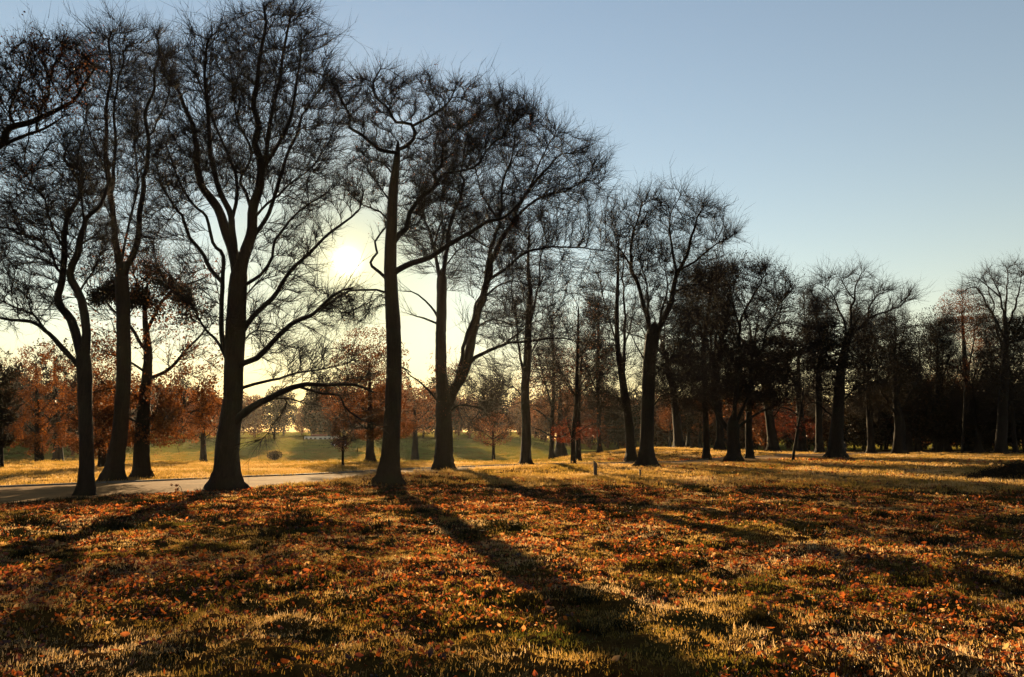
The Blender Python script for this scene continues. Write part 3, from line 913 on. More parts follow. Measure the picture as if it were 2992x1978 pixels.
build_tree("dark_beech_tree", "thick dark bare beech with a domed crown by the road's bend",
    [(1893, 1365), (1892, 1340), (1890, 1310), (1890, 1244), (1894, 1150), (1897, 1053), (1905, 985)], [66, 48, 40, 37, 37, 38, 40],
    [([(1900, 985), (1899, 959), (1884, 902), (1869, 837), (1846, 768), (1842, 722), (1853, 668), (1876, 607), (1903, 577)], 19, 4, 0.15),
     ([(1899, 959), (1892, 883), (1888, 825), (1872, 768), (1900, 690)], 9, 3, -0.3),
     ([(1908, 990), (1922, 967), (1941, 929), (1964, 860), (1980, 799), (2006, 749), (2018, 691), (2041, 638), (2052, 596)], 25, 4, -0.08),
     ([(1912, 950), (1938, 883), (1950, 820), (1940, 740)], 9, 3, 0.3), ([(1980, 799), (1964, 730), (1957, 665), (1964, 615), (1995, 565)], 10, 3, 0.25),
     ([(1985, 790), (2041, 753), (2094, 714), (2133, 688)], 9, 3, -0.2), ([(1970, 850), (2030, 830), (2080, 850)], 7, 3), ([(1897, 1060), (1860, 1010), (1830, 960)], 7, 3, 0.3),
     ([(1897, 1100), (1960, 1050), (2020, 1040)], 8, 3, 0.3), ([(1893, 1180), (1950, 1150), (2000, 1170)], 6, 2), ([(1846, 768), (1810, 720), (1790, 660)], 7, 3)],
    [(1870, 640, 90, 80), (1980, 630, 110, 85), (2070, 680, 90, 100), (1830, 750, 80, 90), (1960, 790, 130, 100), (2060, 850, 80, 80), (1940, 930, 100, 80), (1980, 1080, 110, 110)], N=2600, seed=22, twig_n=1, twig_r=0.026)

build_tree("bare_tree", "thin dark trunk beyond the road between two broad dark trees",
    [(2066, 1342), (2065, 1320), (2064, 1270), (2060, 1150), (2058, 1000), (2075, 880), (2085, 790)], [28, 20, 18, 16, 14, 9, 4],
    [([(2060, 1120), (2020, 1020), (2000, 930)], 8, 3), ([(2058, 1010), (2040, 920), (2050, 830)], 8, 3), ([(2060, 1080), (2110, 980), (2130, 880)], 8, 3)],
    [(2080, 850, 100, 90), (2050, 990, 120, 120), (2060, 1130, 120, 90)], N=1200, seed=23, twig_n=1, twig_r=0.032, leaves=M_LEAF_DARK, leaf_n=6000, leaf_size=0.2)

build_tree("low_branched_oak", "squat dark oak branching low into many limbs beside the road",
    [(2144, 1350), (2144, 1325), (2144, 1287), (2143, 1250)], [66, 40, 33, 37],
    [([(2138, 1255), (2110, 1230), (2090, 1190), (2080, 1100), (2075, 1000), (2085, 900), (2095, 820)], 18, 4), ([(2145, 1250), (2150, 1150), (2160, 1050), (2165, 930), (2210, 850), (2240, 790)], 17, 4),
     ([(2150, 1250), (2162, 1246), (2218, 1205), (2259, 1185), (2300, 1175)], 13, 4), ([(2150, 1245), (2200, 1120), (2230, 1000), (2270, 900), (2310, 850)], 12, 3), ([(2090, 1190), (2040, 1140), (2000, 1100)], 7, 3),
     ([(2165, 960), (2140, 880), (2150, 800)], 8, 3), ([(2080, 1100), (2110, 1000), (2130, 900)], 9, 3)],
    [(2130, 840, 130, 80), (2240, 840, 90, 80), (2200, 980, 170, 110), (2120, 1110, 140, 90), (2250, 1130, 100, 70), (2310, 890, 60, 60)], N=2300, seed=24, twig_n=1, twig_r=0.032,
    leaves=M_LEAF_DARK, leaf_n=8000, leaf_size=0.14, bark=M_BARK2)

build_tree("evergreen_tree", "dark evergreen behind the squat low-branching oak",
    [(2189, 1340), (2189, 1320), (2188, 1250), (2190, 1150), (2200, 1000)], [26, 21, 19, 15, 6],
    [([(2189, 1180), (2240, 1130), (2280, 1100)], 7, 3), ([(2190, 1120), (2150, 1060), (2120, 1020)], 7, 3)],
    [(2230, 1060, 110, 110), (2200, 1150, 120, 70)], N=700, seed=25, twig_n=1, twig_r=0.032, leaves=M_LEAF_DARK, leaf_n=11000, leaf_size=0.24)

build_tree("leaning_dead_stem", "thin dead stem leaning right beside the road, clear of any crown",
    [(2317, 1347), (2319, 1325), (2325, 1285), (2332, 1240), (2338, 1190), (2345, 1130)], [9, 8, 8, 7, 6, 3],
    [([(2336, 1205), (2350, 1180), (2356, 1150)], 4, 2), ([(2330, 1250), (2316, 1225), (2310, 1205)], 4, 2)], (), seed=26, flare=False)

build_tree("copper_leaved_tree", "tree with copper red leaves hanging low, right of the squat oak",
    [(2343, 1319), (2343, 1305), (2341, 1240), (2336, 1150), (2335, 1030)], [34, 26, 22, 17, 7],
    [([(2341, 1210), (2290, 1190), (2240, 1210)], 8, 3), ([(2338, 1170), (2380, 1110), (2400, 1050)], 8, 3), ([(2336, 1120), (2300, 1060), (2290, 1000)], 7, 3)],
    [(2330, 1030, 90, 110), (2310, 1190, 100, 80), (2360, 1130, 70, 80)], N=800, seed=27, twig_n=1, twig_r=0.032,
    leaves=[(M_LEAF_RED, 2600, [(2270, 1225, 60, 55), (2340, 1250, 50, 40)]), (M_LEAF_DARK, 8000, [(2330, 1040, 90, 100), (2350, 1140, 90, 60)])], leaf_n=1, leaf_size=0.2, bark=M_BARK2)

build_tree("bare_topped_tree", "bare-topped tree with reddish trunk beside the walking figure",
    [(2443, 1340), (2443, 1318), (2443, 1290), (2445, 1230), (2450, 1150), (2455, 1080), (2470, 1000), (2487, 960)], [60, 44, 38, 34, 30, 26, 20, 16],
    [([(2487, 962), (2487, 914), (2495, 872), (2503, 826), (2530, 784)], 11, 3), ([(2470, 1005), (2468, 949), (2449, 899), (2426, 853), (2392, 826)], 10, 3), ([(2487, 960), (2530, 945), (2545, 884), (2576, 853)], 9, 3),
     ([(2480, 985), (2540, 930), (2620, 900), (2665, 850)], 9, 3), ([(2455, 1080), (2400, 1000), (2385, 900)], 9, 3), ([(2450, 1160), (2520, 1120), (2580, 1120)], 8, 3), ([(2447, 1210), (2390, 1180), (2350, 1180)], 8, 3), ([(2495, 872), (2470, 840), (2450, 800)], 6, 2)],
    [(2490, 840, 80, 60), (2400, 850, 55, 60), (2570, 880, 80, 50), (2660, 860, 30, 30), (2470, 950, 140, 80), (2450, 1090, 150, 110)], N=1900, seed=28, twig_n=1, twig_r=0.032, leaves=[(M_LEAF_DARK, 9000, [(2470, 1060, 140, 100), (2400, 1010, 90, 80)])], leaf_n=1, leaf_size=0.22)

for (nm, lab, px, py, w, cr, sd, mat, nl) in [
    ("evergreen_tree", "broad dark evergreen with flared trunk at the far side, nearest the walking figure", 2626, 1327, 30, [(2610, 1010, 100, 90), (2600, 1120, 130, 90)], 31, M_LEAF_DARK, 15000),
    ("evergreen_tree", "narrow dark evergreen on a slim trunk between two thicker dark trunks", 2683, 1321, 16, [(2690, 1010, 80, 100), (2690, 1130, 90, 80)], 32, M_LEAF_DARK, 10000),
    ("evergreen_tree", "dark evergreen whose trunk stands beside the small pink figure", 2739, 1321, 23, [(2740, 980, 90, 90), (2740, 1110, 100, 90)], 33, M_LEAF_DARK, 11000),
    ("orange_leaved_tree", "rounded tree with burnt orange leaves showing above the dark crowns", 2838, 1318, 30, [(2810, 910, 75, 70), (2850, 960, 70, 70), (2800, 1120, 90, 80)], 34, M_LEAF_RUST, 20000),
    ("brown_leaved_tree", "brown-leaved tree with pale lit trunk edge near the right side", 2884, 1316, 20, [(2880, 1120, 90, 80), (2870, 1020, 60, 60)], 35, M_LEAF_BROWN, 7000)]:
    top = cr[0][1]
    build_tree(nm, lab, [(px, py), (px, py - 18), (px + 1, py - 90), ((px + cr[0][0]) / 2, (py + top) / 2), (cr[0][0], top)], [w * 1.45, w * 1.02, w * 0.92, w * 0.6, w * 0.12],
        [([(px, py - 120), (px - 50, py - 180), (px - 80, py - 260)], w * 0.35, 3), ([(px, py - 130), (px + 45, py - 200), (px + 70, py - 270)], w * 0.35, 3), ([((px + cr[0][0]) / 2, (py + top) / 2), (cr[0][0] + 40, top + 40)], w * 0.3, 2)],
        cr, N=700, seed=sd, twig_n=1, twig_r=0.03, leaves=[(mat, nl, cr)], leaf_n=1, leaf_size=0.19, bark=M_BARK2)

build_tree("fan_topped_bare_tree", "tall bare tree with fan-shaped crown at the right edge",
    [(2925, 1327), (2925, 1305), (2927, 1230), (2930, 1150), (2935, 1000), (2930, 930)], [42, 31, 27, 24, 16, 12],
    [([(2930, 935), (2920, 860), (2890, 790)], 8, 3), ([(2930, 930), (2942, 850), (2948, 775)], 8, 3), ([(2934, 960), (2970, 880), (2988, 800)], 9, 3), ([(2932, 985), (2890, 900), (2850, 840), (2800, 860)], 9, 3),
     ([(2935, 1010), (2980, 960), (3030, 860)], 9, 3), ([(2920, 860), (2870, 820), (2840, 810)], 5, 2), ([(2934, 1020), (2910, 960), (2900, 880), (2870, 800)], 7, 3)],
    [(2890, 850, 85, 65), (2960, 820, 80, 60), (2920, 940, 90, 80), (3040, 850, 60, 80), (2940, 1080, 110, 100)], N=1700, seed=36, twig_n=1, twig_r=0.03, leaves=[(M_LEAF_DARK, 8000, [(2950, 1080, 110, 120), (2980, 970, 50, 60)])], leaf_n=1, leaf_size=0.24)

build_tree("slim_sapling", "very thin dark sapling stem standing left of the orange-leaved tree's trunk",
    [(2811, 1327), (2812, 1300), (2816, 1250), (2818, 1190), (2822, 1120)], [7, 6, 5, 4, 3], [([(2817, 1220), (2828, 1190), (2832, 1160)], 3, 2), ([(2816, 1240), (2806, 1215), (2802, 1190)], 3, 2)], (), seed=37, flare=False)

# ------------------------------------------------------------------ trees beyond the road
for (nm, lab, trunk, w, cr, sd, mat, nl, ls, dep) in [
    ("brown_leaved_tree", "wide-based tree with brown leaves sweeping low over the yellow meadow", [(115, 1353), (114, 1300), (112, 1200), (110, 1080)], 22, [(110, 1120, 115, 120), (100, 1260, 110, 70)], 41, M_LEAF_RUST, 13000, 0.17, None),
    ("dark_leaved_tree", "dark tree cut off by the left picture edge", [(2, 1368), (2, 1300), (0, 1200), (-5, 1080)], 13, [(-5, 1130, 70, 110), (0, 1250, 50, 60)], 42, M_LEAF_DARK, 5500, 0.2, None),
    ("orange_leaved_tree", "orange-leaved tree half hidden behind the slender forked trunk", [(300, 1368), (300, 1310), (300, 1220), (298, 1120)], 22, [(280, 1160, 100, 130), (300, 1270, 100, 70)], 43, M_LEAF_RUST, 13000, 0.13, None),
    ("orange_leaved_tree", "small orange-leaved tree on the meadow left of the big spreading beech", [(593, 1353), (593, 1310), (592, 1250), (590, 1180)], 17, [(580, 1210, 70, 85)], 44, M_LEAF_ORANGE, 9000, 0.14, 84),
    ("evergreen_tree", "hazy dark green evergreen behind the left orange foliage", [(170, 1343), (170, 1290), (165, 1180), (160, 1040)], 24, [(150, 1090, 95, 110), (150, 1220, 100, 90)], 45, M_LEAF_DARK, 8000, 0.34, 125),
    ("small_leafy_tree", "small thin-stemmed leafy tree at the roadside verge below the sun", [(1002, 1361), (1002, 1330), (1003, 1290), (1003, 1235)], 7, [(1003, 1270, 38, 52)], 46, M_LEAF_BROWN, 1500, 0.12, None),
    ("pinkish_brown_tree", "hazy pinkish brown oak behind the straight trunk, under the sun", [(1081, 1344), (1081, 1300), (1082, 1200), (1080, 1060)], 24, [(1080, 1060, 120, 110), (1060, 1170, 130, 90), (1110, 1240, 110, 50)], 47, M_LEAF_RUST, 24000, 0.2, 86),
    ("far_brown_tree", "far brown tree showing between the straight trunk and twin stemmed beech", [(1213, 1312), (1213, 1280), (1212, 1230), (1210, 1150)], 16, [(1210, 1190, 85, 85)], 48, M_LEAF_BROWN, 5000, 0.34, 150),
    ("small_bare_tree", "small round-headed tree in haze right of the twin stemmed beech", [(1442, 1337), (1442, 1310), (1441, 1280), (1440, 1235)], 9, [(1440, 1255, 68, 52)], 49, M_LEAF_BROWN, 2200, 0.18, 98),
    ("hazy_broad_tree", "broad hazy trunk far behind the red-leaved sapling", [(1637, 1326), (1637, 1300), (1637, 1240), (1637, 1120)], 28, [(1630, 1120, 130, 110)], 50, M_LEAF_BROWN, 3800, 0.32, 120),
    ("far_small_tree", "leftmost of the small trees before the bright far slope", [(1958, 1307), (1958, 1290), (1958, 1260), (1958, 1210)], 9, [(1958, 1220, 45, 40)], 51, M_LEAF_BROWN, 1500, 0.34, 165),
    ("far_small_tree", "second from left of the small trees before the bright far slope", [(1986, 1307), (1986, 1290), (1988, 1250), (1990, 1200)], 11, [(1992, 1215, 45, 45)], 52, M_LEAF_DARK, 2500, 0.34, 170),
    ("far_small_tree", "third from left of the small trees before the bright far slope", [(2011, 1307), (2011, 1290), (2012, 1250), (2014, 1200)], 12, [(2020, 1220, 45, 45)], 53, M_LEAF_DARK, 2500, 0.34, 165),
    ("far_small_tree", "rightmost of the small trees before the bright far slope", [(2046, 1307), (2046, 1290), (2046, 1250), (2046, 1200)], 11, [(2046, 1210, 45, 50)], 54, M_LEAF_BROWN, 2200, 0.34, 172)]:
    t0, t1, t2, t3 = trunk
    build_tree(nm, lab, [t0, (t0[0], t0[1] - max(6, w * 0.5)), t1, t2, t3], [w * 1.5, w * 1.08, w * 0.95, w * 0.65, w * 0.12],
        [([t2, (t2[0] - cr[0][2] * 0.5, t2[1] - cr[0][3] * 0.35), (t2[0] - cr[0][2] * 0.8, t2[1] - cr[0][3] * 0.5)], w * 0.4, 2), ([t2, (t2[0] + cr[0][2] * 0.5, t2[1] - cr[0][3] * 0.4), (t2[0] + cr[0][2] * 0.7, t2[1] - cr[0][3] * 0.7)], w * 0.4, 2),
         ([((t1[0] + t2[0]) / 2, (t1[1] + t2[1]) / 2), (t2[0] - cr[0][2] * 0.7, t2[1] + 5)], w * 0.3, 2), ([((t1[0] + t2[0]) / 2, (t1[1] + t2[1]) / 2 - 8), (t2[0] + cr[0][2] * 0.7, t2[1] - 8)], w * 0.3, 2)],
        cr, N=260, seed=sd, twig_n=1, twig_r=0.032, leaves=[(mat, nl, cr)], leaf_n=1, leaf_size=ls, depth=dep, bark=M_BARK2)


# ------------------------------------------------------------------ second row of bare trees, copies of the near ones turned and scaled
def copy_tree(src, px, depth, scale, rz, label, squash=1.0):
    r = ray(px, 1320); x = r[0] / r[1] * depth
    o = src.copy(); COL.objects.link(o)
    o.location = (x, depth, float(base_height(x, depth)) - 0.05); o.rotation_euler = (0, 0, rz); o.scale = (scale * 0.85, scale * 0.85, scale * squash)
    tag(o, label, "tree", "second row of bare trees behind the road")
    for ch in src.children:
        c = ch.copy(); COL.objects.link(c); c.parent = o
    return o


by_label = {o["label"]: o for o in sc.objects if o.parent is None and "label" in o}
def src_of(txt): return next(o for l, o in by_label.items() if l.startswith(txt))
S_A, S_B, S_C, S_D, S_E = src_of("thick dark bare beech"), src_of("bare tree leaning left"), src_of("bare-topped tree"), src_of("squat dark oak"), src_of("thin dark trunk beyond")
for (src, px, dep, scl, rz, lab, sq) in [
    (S_B, 1612, 96, 0.80, 2.0, "second-row bare tree seen just left of the red-leaved sapling", 1.0),
    (S_E, 1752, 104, 1.13, 1.1, "second-row dark-leaved tree between the red-leaved sapling and leaning bare tree", 1.0),
    (S_C, 1985, 116, 1.2, 2.6, "second-row tree behind the thick dark beech, right of its trunk", 1.0),
    (S_A, 2105, 98, 1.08, 2.2, "second-row bare beech filling the gap left of the squat oak", 1.0),
    (S_C, 2262, 104, 1.15, 2.9, "second-row tree behind the squat oak's right-hand limb", 1.0),
    (S_A, 2395, 108, 1.10, 0.9, "second-row bare beech between the copper-leaved tree and reddish trunk", 1.0),
    (S_A, 2545, 112, 1.05, 1.2, "second-row bare beech right of the walking figure", 0.97),
    (S_C, 2655, 126, 1.22, 3.9, "second-row tree behind the broad and narrow evergreens", 1.0),
    (S_A, 2768, 128, 1.10, 4.4, "second-row bare beech above the small pink figure", 0.95),
    (S_D, 2860, 122, 1.0, 5.2, "second-row dark oak under the burnt orange crown", 0.9),
    (S_E, 2968, 112, 1.05, 3.0, "second-row dark-leaved tree at the far right edge", 1.0)]:
    copy_tree(src, px, dep, scl, rz, lab, sq)
# ------------------------------------------------------------------ scattered ground cover (uncountable: one object each)
def scatter(name, label, cat, pts, rot, scl, idx, tint, sources):
    col = bpy.data.collections.new(name + "_sources")
    for i, (me, mat) in enumerate(sources):
        me.materials.append(mat)
        o = bpy.data.objects.new("%s_source_%02d" % (name, i), me)
        col.objects.link(o)
    me = bpy.data.meshes.new(name)
    me.vertices.add(len(pts)); me.vertices.foreach_set("co", np.asarray(pts, np.float32).ravel())
    a = me.attributes.new("rot", 'FLOAT_VECTOR', 'POINT'); a.data.foreach_set("vector", np.asarray(rot, np.float32).ravel())
    a = me.attributes.new("scl", 'FLOAT_VECTOR', 'POINT'); a.data.foreach_set("vector", np.asarray(scl, np.float32).ravel())
    a = me.attributes.new("pick", 'INT', 'POINT'); a.data.foreach_set("value", np.asarray(idx, np.int32))
    a = me.attributes.new("tint", 'FLOAT', 'POINT'); a.data.foreach_set("value", np.asarray(tint, np.float32))
    o = obj(name, me)
    ng = bpy.data.node_groups.new(name + "_scatter", 'GeometryNodeTree')
    ng.interface.new_socket("Geometry", in_out='INPUT', socket_type='NodeSocketGeometry')
    ng.interface.new_socket("Geometry", in_out='OUTPUT', socket_type='NodeSocketGeometry')
    N, Lk = ng.nodes, ng.links
    gi, go = N.new("NodeGroupInput"), N.new("NodeGroupOutput")
    ci = N.new("GeometryNodeCollectionInfo"); ci.inputs[0].default_value = col
    ci.inputs["Separate Children"].default_value = True; ci.inputs["Reset Children"].default_value = True
    iop = N.new("GeometryNodeInstanceOnPoints"); iop.inputs["Pick Instance"].default_value = True

    def named(nm, ty):
        n = N.new("GeometryNodeInputNamedAttribute"); n.data_type = ty; n.inputs[0].default_value = nm
        return n.outputs[0]
    e2r = N.new("FunctionNodeEulerToRotation"); Lk.new(named("rot", 'FLOAT_VECTOR'), e2r.inputs[0])
    mtp = N.new("GeometryNodeMeshToPoints")
    Lk.new(gi.outputs[0], mtp.inputs[0]); Lk.new(mtp.outputs[0], iop.inputs["Points"])
    Lk.new(ci.outputs[0], iop.inputs["Instance"]); Lk.new(e2r.outputs[0], iop.inputs["Rotation"])
    Lk.new(named("scl", 'FLOAT_VECTOR'), iop.inputs["Scale"]); Lk.new(named("pick", 'INT'), iop.inputs["Instance Index"])
    Lk.new(iop.outputs[0], go.inputs[0])
    md = o.modifiers.new("scatter", 'NODES'); md.node_group = ng
    return tag(o, label, cat, kind="stuff")


def grass_clump(seed, n, radius, h, width, lean):
    rng = np.random.default_rng(seed)
    V, F = [], []
    for i in range(n):
        a = rng.uniform(0, 6.283); r = radius * math.sqrt(rng.uniform())
        p = np.array([math.cos(a) * r, math.sin(a) * r, -0.02])
        hh = h * rng.uniform(0.4, 1.15)
        out_ = np.array([math.cos(a), math.sin(a), 0]) * rng.uniform(0, 1) + rng.normal(0, 0.5, 3) * np.array([1, 1, 0])
        th = rng.uniform(0, 6.283)
        s = np.array([math.cos(th), math.sin(th), 0]) * width * rng.uniform(0.6, 1.3) * 0.5
        l = lean * rng.uniform(0.2, 1.2)
        p1 = p + np.array([0, 0, hh * 0.55]) + out_ * hh * l * 0.35
        p2 = p + np.array([0, 0, hh * (1.0 - 0.3 * l)]) + out_ * hh * l
        b0 = len(V)
        V += [p - s, p + s, p1 + s * 0.75, p1 - s * 0.75, p2]
        F.append((b0, b0 + 1, b0 + 2)); F.append((b0, b0 + 2, b0 + 3)); F.append((b0 + 3, b0 + 2, b0 + 4))
    return mesh_from("grass_clump", np.array(V), [np.array(F)])


M_STRAW = leaf_mat("straw_grass", [(0, (0.07, 0.075, 0.010)), (0.3, (0.16, 0.115, 0.016)), (0.55, (0.31, 0.18, 0.035)), (0.8, (0.46, 0.28, 0.085)), (1, (0.58, 0.39, 0.19))], 0.72, 0.02, attr="tint", refl=0.25)
M_TUSSOCK = leaf_mat("tussock_grass", [(0, (0.012, 0.018, 0.004)), (0.5, (0.03, 0.026, 0.007)), (1, (0.05, 0.032, 0.009))], 0.2, 0.01, attr="tint")
M_FALLEN = leaf_mat("fallen_leaf", [(0, (0.03, 0.010, 0.004)), (0.3, (0.14, 0.035, 0.009)), (0.55, (0.36, 0.075, 0.013)), (0.75, (0.44, 0.14, 0.025)), (1, (0.58, 0.34, 0.13))], 0.62, 0.03, attr="tint", refl=0.3)

srcs = []
for i in range(5): srcs.append((grass_clump(100 + i, 46, 0.16, 0.042, 0.006, 0.7), M_STRAW))      # short turf
for i in range(3): srcs.append((grass_clump(110 + i, 40, 0.12, 0.065, 0.005, 0.9), M_STRAW))       # longer dry grass
for i in range(3): srcs.append((grass_clump(120 + i, 130, 0.19, 0.11, 0.011, 1.0), M_TUSSOCK))    # dense dark tussock
for i in range(3): srcs.append((grass_clump(130 + i, 70, 0.55, 0.13, 0.022, 0.6), M_STRAW))       # broad far clump
for i in range(2): srcs.append((grass_clump(140 + i, 60, 0.8, 0.11, 0.03, 0.4), M_STRAW))         # short far meadow


def polar(n, r0, r1, half=42.0):
    a = np.radians(RNG.uniform(-half, half, n)); r = np.sqrt(RNG.uniform(r0 * r0, r1 * r1, n))
    return np.sin(a) * r, np.cos(a) * r


gp, grot, gs, gi_, gt = [], [], [], [], []


def put(x, y, kind_lo, kind_n, s_lo, s_hi, tint_fn, keep=None):
    rd = road_dist(x, y)
    ok = rd > 0.12
    if keep is not None: ok &= keep(x, y)
    x, y = x[ok], y[ok]
    z = ground_z(x, y)
    n = len(x)
    gp.append(np.stack([x, y, z], 1))
    grot.append(np.stack([RNG.normal(0, 0.12, n), RNG.normal(0, 0.12, n), RNG.uniform(0, 6.283, n)], 1))
    s = RNG.uniform(s_lo, s_hi, n)
    gs.append(np.stack([s, s, s * RNG.uniform(0.75, 1.25, n)], 1))
    gi_.append(RNG.integers(kind_lo, kind_lo + kind_n, n))
    gt.append(np.clip(tint_fn(x, y), 0, 1))


def patch(x, y):      # green / straw patches across the lawn
    return 0.60 + 0.85 * noise2(x * 0.42, y * 0.42, 21) + 0.5 * noise2(x * 1.3, y * 1.3, 22) + RNG.normal(0, 0.16, len(x))


put(*polar(9000, 3.8, 12), 0, 5, 0.7, 1.25, patch)
put(*polar(20000, 12, 26), 0, 5, 0.8, 1.4, patch)
put(*polar(12000, 26, 46), 0, 5, 1.0, 1.8, patch)
put(*polar(3800, 3.8, 14), 5, 3, 0.55, 1.1, lambda x, y: patch(x, y) + 0.18, keep=lambda x, y: noise2(x * 0.5, y * 0.5, 31) > -0.05)
put(*polar(7000, 14, 34), 5, 3, 0.6, 1.2, lambda x, y: patch(x, y) + 0.2, keep=lambda x, y: noise2(x * 0.5, y * 0.5, 31) > -0.05)
tus = lambda x, y: (0.7 * noise2(x * 0.7, y * 1.0, 41) + noise2(x * 1.9, y * 2.8, 42)) > 0.22
put(*polar(3200, 3.8, 14), 8, 3, 0.3, 0.95, lambda x, y: RNG.uniform(0, 1, len(x)), keep=tus)
put(*polar(8500, 14, 36), 8, 3, 0.5, 2.0, lambda x, y: RNG.uniform(0, 1, len(x)), keep=tus)
bank = lambda x, y: 0.68 + 0.5 * noise2(x * 0.2, y * 0.2, 51) + RNG.normal(0, 0.12, len(x))
far_keep = lambda x, y: ~((y > 76) & (x < 6)) & ((np.hypot(x, y) > 40) | (road_dist(x, y) > 0))
put(*polar(12000, 34, 72), 11, 3, 0.7, 1.4, bank, keep=lambda x, y: far_keep(x, y))
put(*polar(9000, 72, 130), 11, 3, 0.9, 1.7, bank, keep=lambda x, y: far_keep(x, y))
put(*polar(14000, 66, 190), 14, 2, 0.9, 1.8, lambda x, y: 0.36 + 0.16 * smooth01(15, 40, -x) + 0.3 * noise2(x * 0.06, y * 0.06, 61) + RNG.normal(0, 0.06, len(x)), keep=lambda x, y: (y > 68) & (x < 8))
put(*polar(9000, 190, 420), 14, 2, 2.0, 3.6, lambda x, y: 0.16 + 0.3 * noise2(x * 0.04, y * 0.04, 61) + RNG.normal(0, 0.06, len(x)))
scatter("grass", "dry straw and green rough grass covering the open ground", "grass", np.vstack(gp), np.vstack(grot), np.vstack(gs), np.concatenate(gi_), np.concatenate(gt), srcs)


def leaf_mesh(seed):
    rng = np.random.default_rng(seed)
    n = 5
    V = []
    c = rng.uniform(0.2, 0.9); tw = rng.uniform(-0.5, 0.5)
    prof = [0.12, 0.75, 1.0, 0.7, 0.05]
    for i in range(n):
        t = i / (n - 1)
        x = (t - 0.5) * 0.10
        z = 0.035 * c * (2 * t - 1) ** 2
        w = 0.032 * prof[i] * rng.uniform(0.8, 1.2)
        V += [(x, -w, z + w * (0.55 + tw)), (x, 0, z), (x, w, z + w * (0.55 - tw))]
    F = []
    for i in range(n - 1):
        b = i * 3
        F += [(b, b + 3, b + 4, b + 1), (b + 1, b + 4, b + 5, b + 2)]
    return mesh_from("fallen_leaf", np.array(V), [np.array(F)])


lp = []
for (n, r0, r1) in ((46000, 3.8, 12), (110000, 12, 26), (50000, 26, 40)):
    x, y = polar(n, r0, r1)
    d = noise2(x * 0.33, y * 0.33, 71) + 0.6 * noise2(x * 1.1, y * 1.1, 72) + RNG.normal(0, 0.2, len(x))
    ok = (d > -0.05) & ((road_dist(x, y) > -0.1) | (RNG.uniform(size=len(x)) < 0.22))
    lp.append(np.stack([x[ok], y[ok]], 1))
x, y = polar(45000, 42, 82, 42)                      # the copper drift of leaves under the right-hand trees
ok = (x > 9) & (road_dist(x, y) > 0) & (noise2(x * 0.12, y * 0.3, 77) > -0.12)
lp.append(np.stack([x[ok], y[ok]], 1))
lp = np.vstack(lp)
nL = len(lp)
rr_ = np.hypot(lp[:, 0], lp[:, 1])
lz = ground_z(lp[:, 0], lp[:, 1]) + RNG.uniform(0.005, 0.05, nL)
ls = np.clip(RNG.lognormal(-0.2, 0.38, nL), 0.3, 1.9) * np.interp(rr_, [5, 30, 80], [0.42, 0.85, 2.2])
scatter("fallen_leaves", "fallen orange and brown leaves strewn over the grass", "leaves", np.stack([lp[:, 0], lp[:, 1], lz], 1),
        np.stack([RNG.normal(0, 0.6, nL), RNG.normal(0, 0.6, nL), RNG.uniform(0, 6.283, nL)], 1), np.stack([ls] * 3, 1),
        RNG.integers(0, 6, nL), np.clip(RNG.normal(0.42, 0.3, nL) + 0.35 * noise2(lp[:, 0] * 0.5, lp[:, 1] * 0.5, 79), 0, 1), [(leaf_mesh(200 + i), M_FALLEN) for i in range(6)])

# ------------------------------------------------------------------ far woodland: one hazy mass behind everything
wsrc = []
for i in range(4):
    rng = np.random.default_rng(300 + i)
    bag = Bag()
    H = 15 + 2 * i
    v, f = frusta(np.array([[0, 0, -0.5]]), np.array([[0.3, 0, H * 0.75]]), np.array([0.42]), np.array([0.12]), 6); bag.add(v, f)
    for k in range(26):
        a = rng.uniform(0, 6.283); z0 = rng.uniform(H * 0.2, H * 0.7); l = rng.uniform(2, 4.5)
        v, f = frusta(np.array([[0.2, 0, z0]]), np.array([[math.cos(a) * l, math.sin(a) * l, z0 + l * rng.uniform(0.3, 0.9)]]), np.array([0.12]), np.array([0.03]), 4); bag.add(v, f)
    C = unit(rng.normal(size=(6000, 3))) * (rng.uniform(0, 1, 6000) ** 0.4)[:, None] * np.array([4.6, 4.6, H * 0.47]) + np.array([0, 0, H * 0.52])
    nz = noise2(C[:, 0] * 0.5 + C[:, 1] * 0.3, C[:, 2] * 0.5, i)
    C = C[np.argsort(-nz)[:4200]]
    v, f = leaf_quads(C, 0.6, rng); bag.add(v, f)
    wsrc.append((bag.mesh("woodland_tree"), M_LEAF_BROWN if i < 2 else M_LEAF_DARK))
wp, wi_, wsz = [], [], []
for (n, a0, a1, r0, r1, k0, k1, s0, s1) in ((150, -50, 6, 232, 340, 0, 4, 0.8, 1.1), (80, 4, 18, 215, 330, 0, 4, 0.8, 1.1), (120, 16, 52, 165, 260, 1, 4, 0.6, 0.9),
                                    (34, 24, 50, 140, 170, 2, 4, 0.5, 0.75), (16, -50, -30, 170, 235, 1, 4, 0.8, 1.0)):
    a = np.radians(RNG.uniform(a0, a1, n)); r = RNG.uniform(r0, r1, n)
    wp.append(np.stack([np.sin(a) * r, np.cos(a) * r], 1)); wi_.append(RNG.integers(k0, k1, n)); wsz.append(RNG.uniform(s0, s1, n))
wp = np.vstack(wp); nW = len(wp); ws = np.concatenate(wsz); wi_ = np.concatenate(wi_)
scatter("far_woodland", "hazy brown far woodland closing off the meadow", "woodland", np.stack([wp[:, 0], wp[:, 1], base_height(wp[:, 0], wp[:, 1])], 1),
        np.stack([np.zeros(nW), np.zeros(nW), RNG.uniform(0, 6.28, nW)], 1), np.stack([ws * 1.1, ws * 1.1, ws], 1), wi_, RNG.uniform(0, 1, nW), wsrc)

# ------------------------------------------------------------------ small things
import bmesh


